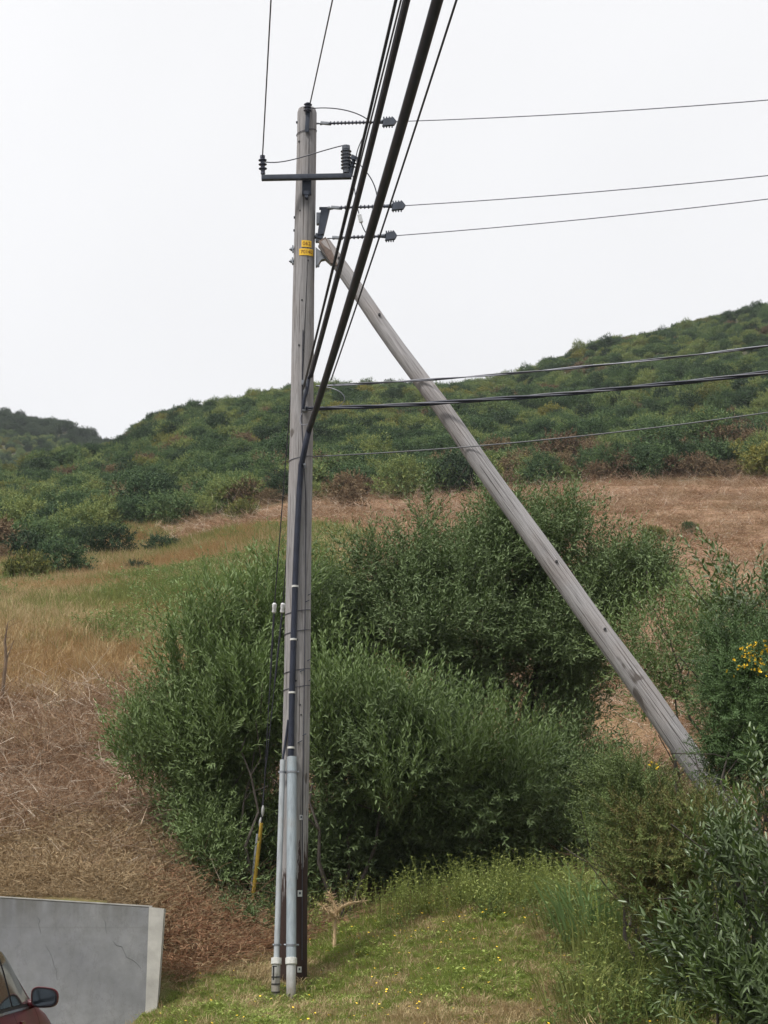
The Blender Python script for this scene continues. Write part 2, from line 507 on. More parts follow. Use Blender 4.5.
def grow(lobes, n_shoots, shoot_len, per, leaf_len, leaf_w, seed, up=0.6, out=0.8, jit=0.4, spread=0.85, six=True, inner=0.28, ragged=0.18, lean=None, back=0.5, stems=True, keep=None, clump=0, clump_r=0.13, fill=0.3, sub=0, sub_r=(0.26, 0.5)):
    """Shoots over the shells of overlapping ellipsoids, leaves along every shoot.
    lobes: (centre, (rx, ry, rz)) in world or local space."""
    r = np.random.default_rng(seed)
    cores = lobes
    if sub:
        # each lobe breaks up into smaller leafy heads with hollows between them
        heads = []
        for l in lobes:
            c_, R_ = np.array(l[0]), np.array(l[1], float)
            for _ in range(sub):
                dv = r.normal(size=3) + np.array([0, -0.45, 0.25]); dv /= np.linalg.norm(dv)
                f_ = r.uniform(*sub_r)
                heads.append((tuple(c_ + dv * R_ * r.uniform(0.5, 0.95)), tuple(np.maximum(R_ * f_ * r.uniform(0.8, 1.25, 3), 0.16)), l[2] if len(l) > 2 else 1.0))
        lobes = heads
    cen = np.array([tuple(l[0]) for l in lobes]); rad = np.array([l[1] for l in lobes], float)
    area = (rad[:, 0] * rad[:, 1] + rad[:, 1] * rad[:, 2] + rad[:, 0] * rad[:, 2])
    wgt = np.array([l[2] if len(l) > 2 else 1.0 for l in lobes]) * area
    n_fill = int(n_shoots * fill) if clump else 0
    n0 = max(1, (n_shoots - n_fill) // clump) + n_fill if clump else n_shoots
    li = r.choice(len(lobes), n0, p=wgt / wgt.sum())
    d = unit(r.normal(size=(n0, 3)))
    # fewer shoots on the side away from the road
    ok = (d[:, 1] < 0.35) | (r.random(len(d)) < back)
    li, d = li[ok], d[ok]
    q = 1 - np.abs(r.normal(0, inner, len(d)))
    q = np.clip(q, 0.15, 1.0)
    isfill = r.random(len(d)) < (n_fill / max(1, n0))
    q = np.where(isfill, r.uniform(0.35, 0.78, len(d)), q)
    rag = 1 + ragged * (np.sin(d[:, 0] * 5 + li * 1.7) * np.sin(d[:, 2] * 6 + li) + 0.6 * np.sin(d[:, 0] * 11 + d[:, 2] * 9 + li * 2.1))
    p = cen[li] + d * rad[li] * (q * rag)[:, None]
    if sub and isfill.any():
        cc = np.array([tuple(l[0]) for l in cores]); cr_ = np.array([l[1] for l in cores], float)
        ci = r.integers(0, len(cores), isfill.sum())
        p[isfill] = cc[ci] + unit(r.normal(size=(isfill.sum(), 3))) * cr_[ci] * r.uniform(0.25, 0.6, isfill.sum())[:, None]
    # drop the shoots deep inside a neighbouring lobe
    dep = np.zeros(len(p))
    for c, ra in zip(cen, rad):
        dep = np.maximum(dep, np.where(isfill, 0, 1 - np.linalg.norm((p - c) / ra, axis=1)))
    ok = (dep < 0.5) | (r.random(len(p)) < 0.2)
    p, d, q, isfill = p[ok], d[ok], q[ok], isfill[ok]
    if keep is not None:
        ok = keep(p); p, d, q, isfill = p[ok], d[ok], q[ok], isfill[ok]
    hue = r.normal(0, 1, len(p))
    if clump:
        cnt = np.where(isfill, 1, np.maximum(2, r.poisson(clump, len(p))))
        p = np.repeat(p, cnt, 0); d = np.repeat(d, cnt, 0); q = np.repeat(q, cnt, 0); hue = np.repeat(hue, cnt, 0)
        p = p + r.normal(0, clump_r, p.shape)
        d = unit(d + r.normal(0, 0.38, d.shape))
    g = d * out + np.array([0, 0, up]) + r.normal(0, jit, d.shape)
    if lean is not None: g = g + np.array(lean)
    g = unit(g)
    ns = len(p)
    sl = r.uniform(*shoot_len, ns)
    # leaves
    ref = unit(np.cross(g, r.normal(size=g.shape)))
    ref2 = np.cross(g, ref)
    tt = (np.arange(per) + 0.5) / per
    T = np.tile(tt, (ns, 1)) + r.normal(0, 0.3 / per, (ns, per))
    an = np.arange(per) * 2.399 + r.uniform(0, 6.28, ns)[:, None]
    radial = ref[:, None, :] * np.cos(an)[..., None] + ref2[:, None, :] * np.sin(an)[..., None]
    bend = np.array([0, 0, 1.0]) * 0.0
    base = p[:, None, :] + g[:, None, :] * (T * sl[:, None])[..., None]
    sprd = spread * (1 - 0.45 * T)
    ld = unit(g[:, None, :] * (1 - 0.35 * sprd)[..., None] + radial * sprd[..., None] + r.normal(0, 0.13, radial.shape))
    nrm = unit(g[:, None, :] * 0.8 - radial * 0.35 + np.array([0, 0, 0.6]) + r.normal(0, 0.42, radial.shape))
    size = r.uniform(0.75, 1.2, (ns, per)) * (1 - 0.35 * np.clip(T, 0, 1) ** 2)
    L = leaf_len * size; W = leaf_w * size * r.uniform(0.85, 1.15, size.shape)
    srnd = np.clip(0.5 + 0.17 * hue + r.normal(0, 0.12, ns), 0, 1)
    rnd = np.clip(srnd[:, None] * 0.6 + r.random((ns, per)) * 0.4, 0, 1)
    # young growth: outer shoots, last leaves
    tp = (np.clip((T - 0.45) / 0.5, 0, 1) * np.clip((q - 0.8) / 0.2, 0, 1)[:, None] * r.uniform(0.3, 1, ns)[:, None])
    V, Fc, R, Tp = leaves_mesh('x', base.reshape(-1, 3), ld.reshape(-1, 3), nrm.reshape(-1, 3), L.ravel(), W.ravel(), rnd.ravel(), tp.ravel(), six)
    if stems:
        w2 = max(0.0025, leaf_w * 0.13)
        e0 = p - g * (sl * 0.35)[:, None]; e1 = p + g * sl[:, None]
        sd_ = ref * w2
        VV = np.stack([e0 - sd_, e0 + sd_, e1 + sd_ * 0.4, e1 - sd_ * 0.4], 1).reshape(-1, 3)
        FF = np.arange(ns * 4).reshape(ns, 4) + len(V)
        V = np.concatenate([V, VV]); Fc = np.concatenate([Fc, FF])
        R = np.concatenate([R, np.zeros(ns * 4)]); Tp = np.concatenate([Tp, np.zeros(ns * 4)])
    return V, Fc, R, Tp

def foliage(name, mat, parent, *a, **k):
    V, Fc, R, Tp = grow(*a, **k)
    return link(name, np_mesh(name, V, Fc, {'rnd': R, 'tip': Tp}), mat, parent, smooth=False)

def lobe(px, py, d, rx, ry, ry_depth, wgt=1.0):
    """An ellipsoid at a measured place; rx, ry are its half sizes in picture pixels at that distance."""
    k = d / F
    return (P(px, py, d), (rx * k, ry_depth, ry * k), wgt)

def limbs(base, ends, r0, seed, kink=0.25):
    """Tapered trunk and limbs from one base to the given ends; each limb bends a little."""
    rr = random.Random(seed)
    mb = MB()
    for e_ in ends:
        e_ = Vector(e_); b_ = Vector(base) + Vector((rr.uniform(-.12, .12), rr.uniform(-.12, .12), -0.15))
        n = 7; pts = []; rs = []
        L = (e_ - b_).length
        o1 = Vector((rr.uniform(-1, 1), rr.uniform(-1, 1), rr.uniform(-.2, .6))) * kink * L * 0.5
        for i in range(n + 1):
            f_ = i / n
            q = b_.lerp(e_, f_) + o1 * math.sin(f_ * math.pi) + Vector((rr.uniform(-1, 1), rr.uniform(-1, 1), rr.uniform(-1, 1))) * 0.04 * L * (1 if 0 < i < n else 0)
            pts.append(q); rs.append(r0 * (1 - 0.85 * f_) * rr.uniform(0.9, 1.1))
        mb.tube(pts, rs, 7)
        for s in range(2):
            i = rr.randint(3, n - 1)
            e2 = pts[i] + Vector((rr.uniform(-1, 1), rr.uniform(-.8, .3), rr.uniform(0.1, 1))) * 0.3 * L
            mid = (pts[i] + e2) / 2 + Vector((rr.uniform(-1, 1), 0, rr.uniform(-1, 1))) * 0.05 * L
            mb.tube([pts[i], mid, e2], [rs[i] * 0.7, rs[i] * 0.45, 0.006], 6)
    return mb

# ---------------------------------------------------------------- scatter for what nobody can count
def scatter(name, pts, rots, scl, idx, sources, label=None):
    pts = np.asarray(pts, np.float32)
    me = bpy.data.meshes.new(name)
    me.vertices.add(len(pts))
    me.vertices.foreach_set('co', pts.ravel())
    a = me.attributes.new('rot', 'FLOAT_VECTOR', 'POINT'); a.data.foreach_set('vector', np.ascontiguousarray(rots, np.float32).ravel())
    a = me.attributes.new('scl', 'FLOAT', 'POINT'); a.data.foreach_set('value', np.ascontiguousarray(scl, np.float32))
    a = me.attributes.new('which', 'INT', 'POINT'); a.data.foreach_set('value', np.ascontiguousarray(idx, np.int32))
    o = bpy.data.objects.new(name, me); C.objects.link(o)
    ng = bpy.data.node_groups.new(name + '_scatter', 'GeometryNodeTree')
    ng.interface.new_socket('Geometry', in_out='INPUT', socket_type='NodeSocketGeometry')
    ng.interface.new_socket('Geometry', in_out='OUTPUT', socket_type='NodeSocketGeometry')
    gi = ng.nodes.new('NodeGroupInput'); go = ng.nodes.new('NodeGroupOutput')
    ip = ng.nodes.new('GeometryNodeInstanceOnPoints')
    jn = ng.nodes.new('GeometryNodeJoinGeometry')
    for s in sources[::-1]:
        ob = ng.nodes.new('GeometryNodeObjectInfo')
        ob.inputs['Object'].default_value = s
        ob.inputs['As Instance'].default_value = True
        ng.links.new(ob.outputs['Geometry'], jn.inputs[0])
    def na(n_, typ):
        x = ng.nodes.new('GeometryNodeInputNamedAttribute'); x.data_type = typ; x.inputs['Name'].default_value = n_
        return [q for q in x.outputs if q.enabled and q.name == 'Attribute'][0]
    ng.links.new(gi.outputs[0], ip.inputs['Points'])
    ng.links.new(jn.outputs[0], ip.inputs['Instance'])
    ip.inputs['Pick Instance'].default_value = True
    ng.links.new(na('which', 'INT'), ip.inputs['Instance Index'])
    ng.links.new(na('rot', 'FLOAT_VECTOR'), ip.inputs['Rotation'])
    ng.links.new(na('scl', 'FLOAT'), ip.inputs['Scale'])
    ng.links.new(ip.outputs[0], go.inputs[0])
    md = o.modifiers.new('scatter', 'NODES'); md.node_group = ng
    tag(o, label, None, None, 'stuff')
    return o

def source(name, V, Fc, R, mat, tip=None):
    me = np_mesh(name, V, Fc, {'rnd': R, 'tip': tip if tip is not None else np.zeros(len(V))})
    me.materials.append(mat)
    return bpy.data.objects.new(name, me)

def blades(n, h, wd, lean, spread, seed, curl=0.5):
    """a tuft of bent grass blades, two quads each"""
    r = np.random.default_rng(seed)
    a = r.uniform(0, 6.28, n); b0 = np.stack([np.cos(a), np.sin(a), 0 * a], 1) * (r.random(n) ** .5 * spread)[:, None]
    a2 = a + r.normal(0, 0.9, n); dirh = np.stack([np.cos(a2), np.sin(a2), 0 * a], 1)
    hh = h * r.uniform(0.5, 1.1, n); ln = lean * r.uniform(0.2, 1.3, n)
    mid = b0 + dirh * (hh * ln * 0.35)[:, None] + np.array([0, 0, 1]) * (hh * 0.6)[:, None]
    tip = b0 + dirh * (hh * ln)[:, None] + np.array([0, 0, 1]) * (hh * (1 - curl * np.minimum(ln, 1) * 0.6))[:, None]
    s = np.stack([-np.sin(a2 + 0.6), np.cos(a2 + 0.6), 0 * a], 1) * wd / 2
    V = np.stack([b0 - s, b0 + s, mid + s * 0.8, mid - s * 0.8, tip + s * 0.15, tip - s * 0.15], 1).reshape(-1, 3)
    k = np.arange(n)[:, None] * 6
    Fc = np.concatenate([k + np.array([[0, 1, 2, 3]]), k + np.array([[3, 2, 4, 5]])])
    return V, Fc, np.repeat(r.random(n), 6)

def twigs(n, L, wd, spread, seed, flat=0.35):
    """dead stems lying and arching: thin crossed strips of four segments"""
    r = np.random.default_rng(seed)
    Vs, Fs, Rs = [], [], []
    o = 0
    for i in range(n):
        a = r.uniform(0, 6.28); el = abs(r.normal(0, flat)); l = L * r.uniform(0.4, 1.2)
        p = np.array([r.normal(0, spread), r.normal(0, spread), r.uniform(0, 0.06)])
        d = np.array([math.cos(a) * math.cos(el), math.sin(a) * math.cos(el), math.sin(el)])
        dr = r.normal(0, 0.35, 3); pts = [p]
        for s in range(4):
            d = unit(d + dr * 0.5 + np.array([0, 0, -0.15])); pts.append(pts[-1] + d * l / 4)
        pts = np.array(pts); pts[:, 2] = np.maximum(pts[:, 2], 0.01)
        sd_ = unit(np.cross(d, [0, 0, 1.0]) + r.normal(0, .3, 3)) * wd / 2
        for s_ in (sd_, np.array([0, 0, 1.0]) * wd / 2):
            wv = np.linspace(1, 0.35, 5)[:, None]
            V = np.stack([pts - s_ * wv, pts + s_ * wv], 1).reshape(-1, 3)
            Fs.append(np.array([[2 * k, 2 * k + 1, 2 * k + 3, 2 * k + 2] for k in range(4)]) + o)
            Vs.append(V); Rs.append(np.full(10, r.random())); o += 10
    return np.concatenate(Vs), np.concatenate(Fs), np.concatenate(Rs)

def scatter_pts(n, ulo, uhi, dlo, dhi, dens=None, seed=0, dpow=1.0):
    """points on the ground in a sector of the slope; dens(x, y, u) in 0..1 thins them"""
    r = np.random.default_rng(seed)
    d = (dlo ** 2 + r.random(n) * (dhi ** 2 - dlo ** 2)) ** 0.5 if dpow == 2 else dlo + r.random(n) * (dhi - dlo)
    u = r.uniform(ulo, uhi, n)
    x = u * d
    if dens is not None:
        ok = r.random(n) < dens(x, d, u)
        x, d = x[ok], d[ok]
    z = height(x, d)
    return np.stack([x, d, z], 1), r

def rz(r, n, tilt=0.12):
    return np.stack([r.normal(0, tilt, n), r.normal(0, tilt, n), r.uniform(0, 6.28, n)], 1)

# ---------------------------------------------------------------- materials of built things
def pole_wood(name, zstain=None, warm=0.0):
    m, t, b = new_mat(name)
    g = noise(t, 9, 6, 0.7, (6, 6, 0.18))
    g2 = noise(t, 30, 4, 0.6, (5, 5, 0.12))
    blot = noise(t, 1.4, 4, 0.6)
    c = ramp_n(t, g, [(0.25, (0.15, 0.143, 0.145)), (0.5, (0.255, 0.247, 0.25)), (0.75, (0.36, 0.35, 0.352))])
    c = mixc(t, ramp_n(t, g2, [(0.34, 0.6), (0.45, 0.0)]), c, (0.07, 0.064, 0.062))
    g3 = noise(t, 14, 3, 0.5, (4, 4, 0.05)); c = mixc(t, ramp_n(t, g3, [(0.345, 0.75), (0.39, 0.0)]), c, (0.035, 0.03, 0.028))
    kn = noise(t, 5, 2, 0.5, (1, 1, 0.5)); c = mixc(t, ramp_n(t, kn, [(0.70, 0.0), (0.74, 0.8)]), c, (0.05, 0.042, 0.036))
    c = mixc(t, ramp_n(t, blot, [(0.45, 0.0), (0.75, 0.35)]), c, (0.21 + warm, 0.175, 0.145))
    if zstain is not None:
        tcn = N(t, 'ShaderNodeTexCoord'); sx = N(t, 'ShaderNodeSeparateXYZ'); t.links.new(tcn.outputs['Object'], sx.inputs[0])
        edge = math_n(t, 'ADD', sx.outputs['Z'], math_n(t, 'MULTIPLY', math_n(t, 'SUBTRACT', noise(t, 8, 4, 0.7, (4, 4, 0.35)), 0.5), 1.9))
        edge = math_n(t, 'ADD', edge, math_n(t, 'MULTIPLY', sx.outputs['X'], -1.6))
        k = N(t, 'ShaderNodeMapRange'); k.inputs['From Min'].default_value = zstain + 0.04; k.inputs['From Max'].default_value = zstain - 0.04
        t.links.new(edge, k.inputs['Value'])
        c = mixc(t, k.outputs[0], c, mixc(t, g, (0.018, 0.012, 0.011), (0.052, 0.03, 0.024)))
    t.links.new(c, b.inputs['Base Color'])
    b.inputs['Roughness'].default_value = 0.85
    b.inputs['Specular IOR Level'].default_value = 0.2
    bump(t, b, math_n(t, 'ADD', g2, g), 0.6, 0.012)
    return m

M_metal = plain('dark_steel', (0.032, 0.04, 0.058), 0.55, 0.3, 0.25, 12)
M_galv = plain('galvanised_steel', (0.22, 0.235, 0.26), 0.5, 0.5, 0.25, 15)
M_polymer = plain('polymer_insulator', (0.035, 0.04, 0.065), 0.5, 0, 0.2, 10)
M_porc = plain('grey_porcelain', (0.09, 0.10, 0.12), 0.3, 0, 0.15, 10)
M_wire = plain('wire_metal', (0.035, 0.036, 0.05), 0.5, 0.2, 0.2, 20)
M_wirelt = plain('bare_aluminium_wire', (0.13, 0.135, 0.16), 0.5, 0.3, 0.2, 20)
M_cable = plain('black_cable_sheath', (0.017, 0.021, 0.036), 0.55, 0, 0.3, 9, 0.3)
def pipe_mat(name, col, foot):
    m, t, b = new_mat(name)
    st = noise(t, 10, 5, 0.65, (3, 3, 0.15)); bl = noise(t, 3, 4, 0.6)
    c = ramp_n(t, st, [(0.3, tuple(x * 0.68 for x in col)), (0.55, col), (0.8, tuple(x * 1.12 for x in col))])
    c = mixc(t, ramp_n(t, bl, [(0.5, 0.0), (0.75, 0.5)]), c, (0.24, 0.225, 0.20))
    tcn = N(t, 'ShaderNodeTexCoord'); sx = N(t, 'ShaderNodeSeparateXYZ'); t.links.new(tcn.outputs['Object'], sx.inputs[0])
    k = N(t, 'ShaderNodeMapRange'); k.inputs['From Min'].default_value = foot; k.inputs['From Max'].default_value = 0.05
    t.links.new(math_n(t, 'ADD', sx.outputs['Z'], math_n(t, 'MULTIPLY', math_n(t, 'SUBTRACT', noise(t, 12, 4), 0.5), 0.3)), k.inputs['Value'])
    c = mixc(t, math_n(t, 'MULTIPLY', k.outputs[0], 0.8), c, (0.15, 0.125, 0.09))
    t.links.new(c, b.inputs['Base Color']); b.inputs['Roughness'].default_value = 0.65; b.inputs['Specular IOR Level'].default_value = 0.3
    return m
M_pvc = pipe_mat('grey_pvc', (0.30, 0.325, 0.345), 0.1)
M_pvc2 = pipe_mat('blue_grey_pvc', (0.255, 0.295, 0.325), 0.1)
M_pvcw = plain('white_pvc', (0.5, 0.5, 0.48), 0.6, 0, 0.25, 25)
M_white = plain('white_ceramic', (0.5, 0.5, 0.51), 0.3, 0, 0.3, 30)
M_tagw = plain('aluminium_tag', (0.5, 0.51, 0.52), 0.45, 0.2, 0.2, 40)
M_yel = plain('yellow_tag', (0.72, 0.44, 0.025), 0.5, 0, 0.12, 30)
M_ink = plain('tag_lettering', (0.20, 0.07, 0.01), 0.6, 0, 0.1, 30)
M_guard = plain('yellow_plastic', (0.36, 0.24, 0.03), 0.5, 0, 0.25, 6)
M_guardg = plain('grey_plastic', (0.22, 0.235, 0.25), 0.5, 0, 0.15, 6)
M_black = plain('black_band', (0.015, 0.015, 0.018), 0.6)

# ---------------------------------------------------------------- utility pole
PD = 22.7
pb, pt_ = P(291.5, 985, PD), P(307, 109, PD)
pole = empty('utility_pole', tuple(pb), 'tall weathered grey timber utility pole with dark stained foot and steel crossarm', 'utility pole')
def pole_c(z):
    f_ = (z - pb.z) / (pt_.z - pb.z)
    return pb.lerp(pt_, f_)
def pole_r(z):
    f_ = (z - pb.z) / (pt_.z - pb.z)
    return 0.168 * (1 - f_) + 0.116 * f_
def on_pole(px, py, off=0.0):
    """a point on the pole's surface towards the road, seen at px, py"""
    q = P(px, py, PD - 0.13)
    c_ = pole_c(q.z); r_ = pole_r(q.z)
    dx = max(-r_ * 0.97, min(r_ * 0.97, q.x - c_.x))
    return Vector((c_.x + dx, c_.y - math.sqrt(r_ * r_ - dx * dx) - off, q.z))
mb = MB()
rr = random.Random(3)
zs = [pb.z - 0.6 + i * (pt_.z - 0.05 - pb.z + 0.6) / 40 for i in range(41)]
pts = [pole_c(z) + Vector((0.003 * math.sin(z * 1.9), 0.003 * math.cos(z * 2.3), 0)) for z in zs]
mb.tube(pts + [pole_c(pt_.z)], [pole_r(z) * rr.uniform(0.992, 1.008) for z in zs] + [pole_r(pt_.z) * 0.88], 40)
shaft = mb.build('shaft', pole_wood('pole_timber', 1.28), pole)
# deep drying crack along the shaft
mb = MB()
ck = [on_pole(px_, py_, 0.001) for px_, py_ in ((309, 128), (308.5, 180), (308, 215), (307.5, 262), (304.5, 330), (302, 400))]
mb.tube(ck, [0.002, 0.005, 0.004, 0.003, 0.005, 0.002], 5)
mb.build('drying_crack', M_black, pole)
# ground wire stapled down the shaft
mb = MB()
gw = [on_pole(px_, py_, 0.006) for px_, py_ in ((303, 330), (301.5, 420), (306, 500), (305.5, 580), (304.5, 660), (303.5, 740), (302.5, 830), (302, 960))]
mb.tube(gw, 0.0055, 6)
mb.build('ground_wire', M_wire, pole)
def ring(z, tilt=0.0, r=0.006):
    c_ = pole_c(z); R_ = pole_r(z) + 0.004
    return [c_ + Vector((math.cos(a) * R_, math.sin(a) * R_, math.sin(a + 1.5) * tilt)) for a in [2 * math.pi * k / 24 for k in range(25)]]
for py_ in (129, 457, 611, 631, 670, 687):
    mb = MB(); mb.tube(ring(zpy(py_, PD - .13), 0.03), 0.0045, 5, False)
    mb.build('wire_band', M_wire, pole)
for px_, py_ in ((307, 601), (302, 671), (304, 735), (300, 742), (309, 594), (308, 660), (309, 680)):
    mb = MB(); q = on_pole(px_, py_, 0.008)
    mb.tube([q + Vector((-.025, 0, -.012)), q + Vector((0, -.01, 0)), q + Vector((.025, 0.004, .014))], 0.005, 5)
    mb.build('staple', M_metal, pole)
for px_, py_ in ((300, 210), (299, 140), (308, 260), (302, 300), (297, 640), (296, 681), (299, 345), (303, 350), (300, 705), (301, 715)):
    mb = MB(); q = on_pole(px_, py_, 0.0)
    mb.tube([q + Vector((0, 0.01, 0)), q + Vector((0, -0.006, 0))], 0.012, 7)
    mb.build('knot_hole', M_black, pole)
for px_, py_, s_ in ((301.3, 817.5, 0.045), (300.0, 893.5, 0.055), (299.5, 969.5, 0.05)):
    q = on_pole(px_, py_, 0.006); c_ = pole_c(q.z)
    ang = math.atan2(q.x - c_.x, -(q.y - c_.y))
    mb = MB(); mb.box(q, (s_, 0.004, s_ * 1.25), Euler((0, 0, ang)))
    tg = mb.build('small_tag', M_tagw, pole, False)
    mb = MB(); mb.box(q + Vector((0, -0.004, 0.004)), (s_ * 0.4, 0.003, s_ * 0.5), Euler((0, 0, ang)))
    mb.build('tag_mark', M_metal, tg, False)

def text_mesh(s, size, name):
    cu = bpy.data.curves.new(name, 'FONT'); cu.body = s; cu.size = size; cu.align_x = 'CENTER'; cu.align_y = 'CENTER'; cu.extrude = 0.0008
    ob = bpy.data.objects.new(name, cu); C.objects.link(ob)
    dg = bpy.context.evaluated_depsgraph_get()
    me_ = bpy.data.meshes.new_from_object(ob.evaluated_get(dg))
    bpy.data.objects.remove(ob); bpy.data.curves.remove(cu)
    return me_
def number_tag(px_, py_, wpx, hpx, s, fs, lab):
    q = on_pole(px_, py_, 0.012); k = PD * 1.04 / F
    mb = MB()
    # slightly wrapped plate
    c_ = pole_c(q.z); R_ = pole_r(q.z) + 0.010
    a0 = math.asin((q.x - c_.x) / R_); da = wpx * k / 2 / R_
    outer = [c_ + Vector((math.sin(a0 + t_ * da) * R_, -math.cos(a0 + t_ * da) * R_, 0)) for t_ in np.linspace(-1, 1, 9)]
    inner = [c_ + Vector((math.sin(a0 + t_ * da) * (R_ - .003), -math.cos(a0 + t_ * da) * (R_ - .003), 0)) for t_ in np.linspace(1, -1, 9)]
    hh = hpx * k
    mb.prism([p_ + Vector((0, 0, q.z - p_.z - hh / 2)) for p_ in outer + inner], Vector((0, 0, hh)))
    o = mb.build('number_tag', M_yel, pole, False)
    o['label'] = lab
    n = len(s)
    for i, ch in enumerate(s):
        tme = text_mesh(ch, fs, 'numeral')
        a = a0 + (i - (n - 1) / 2) * (1.62 * da / n)
        Rr = R_ + 0.0015
        tme.transform(Matrix.Translation(Vector((c_.x + math.sin(a) * Rr, c_.y - math.cos(a) * Rr, q.z))) @ Matrix.Rotation(a, 4, 'Z') @ Matrix.Rotation(math.pi / 2, 4, 'X'))
        link('numeral', tme, M_ink, o, False)
number_tag(306.7, 243.6, 10.5, 7, '062', 0.062, 'small yellow tag reading 062')
number_tag(306.7, 251.8, 15.5, 7, '70140', 0.060, 'wider yellow tag reading 70140')

# pole top pin and bracket
def shed_stack(mb, a, b_, n, r_in, r_out, seg=12):
    """an insulator: a core with n sheds between two points"""
    a, b_ = Vector(a), Vector(b_)
    pts, rs = [], []
    for i in range(n):
        for f_, r_ in ((0.0, r_in), (0.25, r_in), (0.42, r_out), (0.55, r_out), (0.72, r_in)):
            pts.append(a.lerp(b_, (i + f_) / n)); rs.append(r_)
    pts.append(b_); rs.append(r_in)
    mb.tube(pts, rs, seg)
q = on_pole(307.5, 122, 0.02)
mb = MB(); mb.box(q + Vector((0, 0, 0.02)), (0.05, 0.02, 0.30), Euler((0, 0.05, 0)), 0.005); mb.tube([q + Vector((0, 0, 0.14)), q + Vector((0.005, -0.01, 0.22))], 0.02, 8)
brk = mb.build('top_bracket', M_metal, pole)
mb = MB(); shed_stack(mb, q + Vector((0.0, -0.01, 0.12)), q + Vector((0.006, -0.01, 0.235)), 3, 0.028, 0.05)
mb.build('pin_insulator', M_polymer, brk)

# crossarm
AD = 22.47
a0, a1 = P(261.5, 178, AD), P(351.5, 176.3, AD)
mb = MB(); ax = (a1 - a0); mid = (a0 + a1) / 2
mb.box(mid, (ax.length, 0.075, 0.058), Euler((0, -math.atan2(ax.z, ax.x), 0)), 0.006)
arm = mb.build('crossarm', M_metal, pole)
mb = MB(); q = P(306.5, 183, AD)
mb.box(q + Vector((0, 0.075, -0.02)), (0.11, 0.06, 0.20), None, 0.008); mb.box(q + Vector((0, 0.05, -0.11)), (0.07, 0.05, 0.05), None, 0.006)
mb.tube([q + Vector((0, 0.0, 0.095)), q + Vector((0, 0.12, 0.095))], 0.016, 8); mb.tube([q + Vector((0, 0.03, -0.15)), q + Vector((0, 0.12, -0.15))], 0.022, 8)
mb.build('mounting_bracket', M_metal, arm)
mb = MB(); q0, q1 = P(263, 174, AD), P(262.5, 158, AD)
mb.tube([q0, q0.lerp(q1, .5)], [0.028, 0.02], 8); shed_stack(mb, q0.lerp(q1, .2), q1, 3, 0.026, 0.05)
mb.tube([q1, q1 + Vector((0, 0, 0.03))], 0.03, 8)
mb.build('pin_insulator', M_polymer, arm)
mb = MB(); q0, q1 = P(346.5, 173, AD), P(346, 146, AD)
mb.tube([q0, q0.lerp(q1, 0.12)], 0.045, 10); shed_stack(mb, q0.lerp(q1, 0.12), q0.lerp(q1, 0.86), 6, 0.042, 0.066); mb.tube([q0.lerp(q1, .86), q1, q1 + Vector((0, 0, .012))], [0.05, 0.05, 0.02], 10)
mb.build('surge_arrester', M_porc, arm)
mb = MB(); q0, q1 = P(349.5, 176, AD), P(354.5, 158, AD - 0.03)
mb.tube([q0, q0.lerp(q1, .6)], [0.035, 0.028], 8); shed_stack(mb, q0.lerp(q1, .45), q1, 3, 0.022, 0.045); mb.box(q1, (0.09, 0.03, 0.05), Euler((0, 0.5, 0)), 0.004)
mb.build('angled_insulator', M_metal, arm)
# bolts, left edge of the shaft
for py_ in (250, 262):
    z = zpy(py_, PD); c_ = pole_c(z); r_ = pole_r(z)
    mb = MB(); mb.tube([c_ + Vector((-r_ + .02, -.03, 0)), c_ + Vector((-r_ - 0.055, -.03, 0))], 0.012, 8)
    mb.box(c_ + Vector((-r_ - 0.012, -.03, 0)), (0.014, 0.075, 0.075)); mb.tube([c_ + Vector((-r_ - .02, -.03, 0)), c_ + Vector((-r_ - 0.04, -.03, 0))], 0.025, 6)
    mb.build('bolt', M_galv, pole)
for py_ in (218, 231, 123):
    z = zpy(py_, PD); c_ = pole_c(z); r_ = pole_r(z)
    mb = MB(); mb.tube([c_ + Vector((-r_ + .02, -.02, 0)), c_ + Vector((-r_ - 0.012, -.02, 0))], 0.016, 7)
    mb.build('bolt', M_metal, pole)
# cutout box at the right side and eye bolts for the dead ends
q0, q1 = P(320.5, 234, PD - .1), P(325.0, 207, PD - .1)
mb = MB(); ex = Vector((0.048, 0, 0.006)); dy = Vector((0, 0.10, 0))
mb.prism([q0 - ex * 0.75, q0 + ex * 0.75, q1 + ex * 1.25, q1 - ex * 0.95], dy)
mb.tube([q1 + Vector((-.07, .05, 0)), q1 + Vector((.07, .05, 0))], 0.02, 8)
mb.box(q0 + Vector((-.02, .05, -0.02)), (0.09, 0.08, 0.05), Euler((0, 0.3, 0)), 0.006)
mb.build('cutout_bracket', M_metal, pole)
for q, sz_3 in ((P(318.5, 219, PD - .02), (0.05, 0.08, 0.14)), (P(318, 238, PD - .02), (0.06, 0.09, 0.1))):
    mb = MB(); mb.box(q, sz_3, None, 0.006); mb.build('side_plate', M_galv, pole)
# brace bracket
mb = MB(); z0 = zpy(258, PD)
o0 = [P(315.5, 247, PD - .04), P(320, 250.5, PD - .04), P(327, 254, PD - .04), P(334, 262, PD - .04), P(331, 264, PD - .04), P(325, 258.5, PD - .04), P(321, 259.5, PD - .04), P(318.5, 264, PD - .04), P(315.5, 266, PD - .04)]
mb.prism(o0, Vector((0, 0.09, 0)))
mb.tube([P(318, 266, PD - .09), P(318, 266, PD + .09)], 0.02, 8)
mb.build('brace_bracket', M_galv, pole)
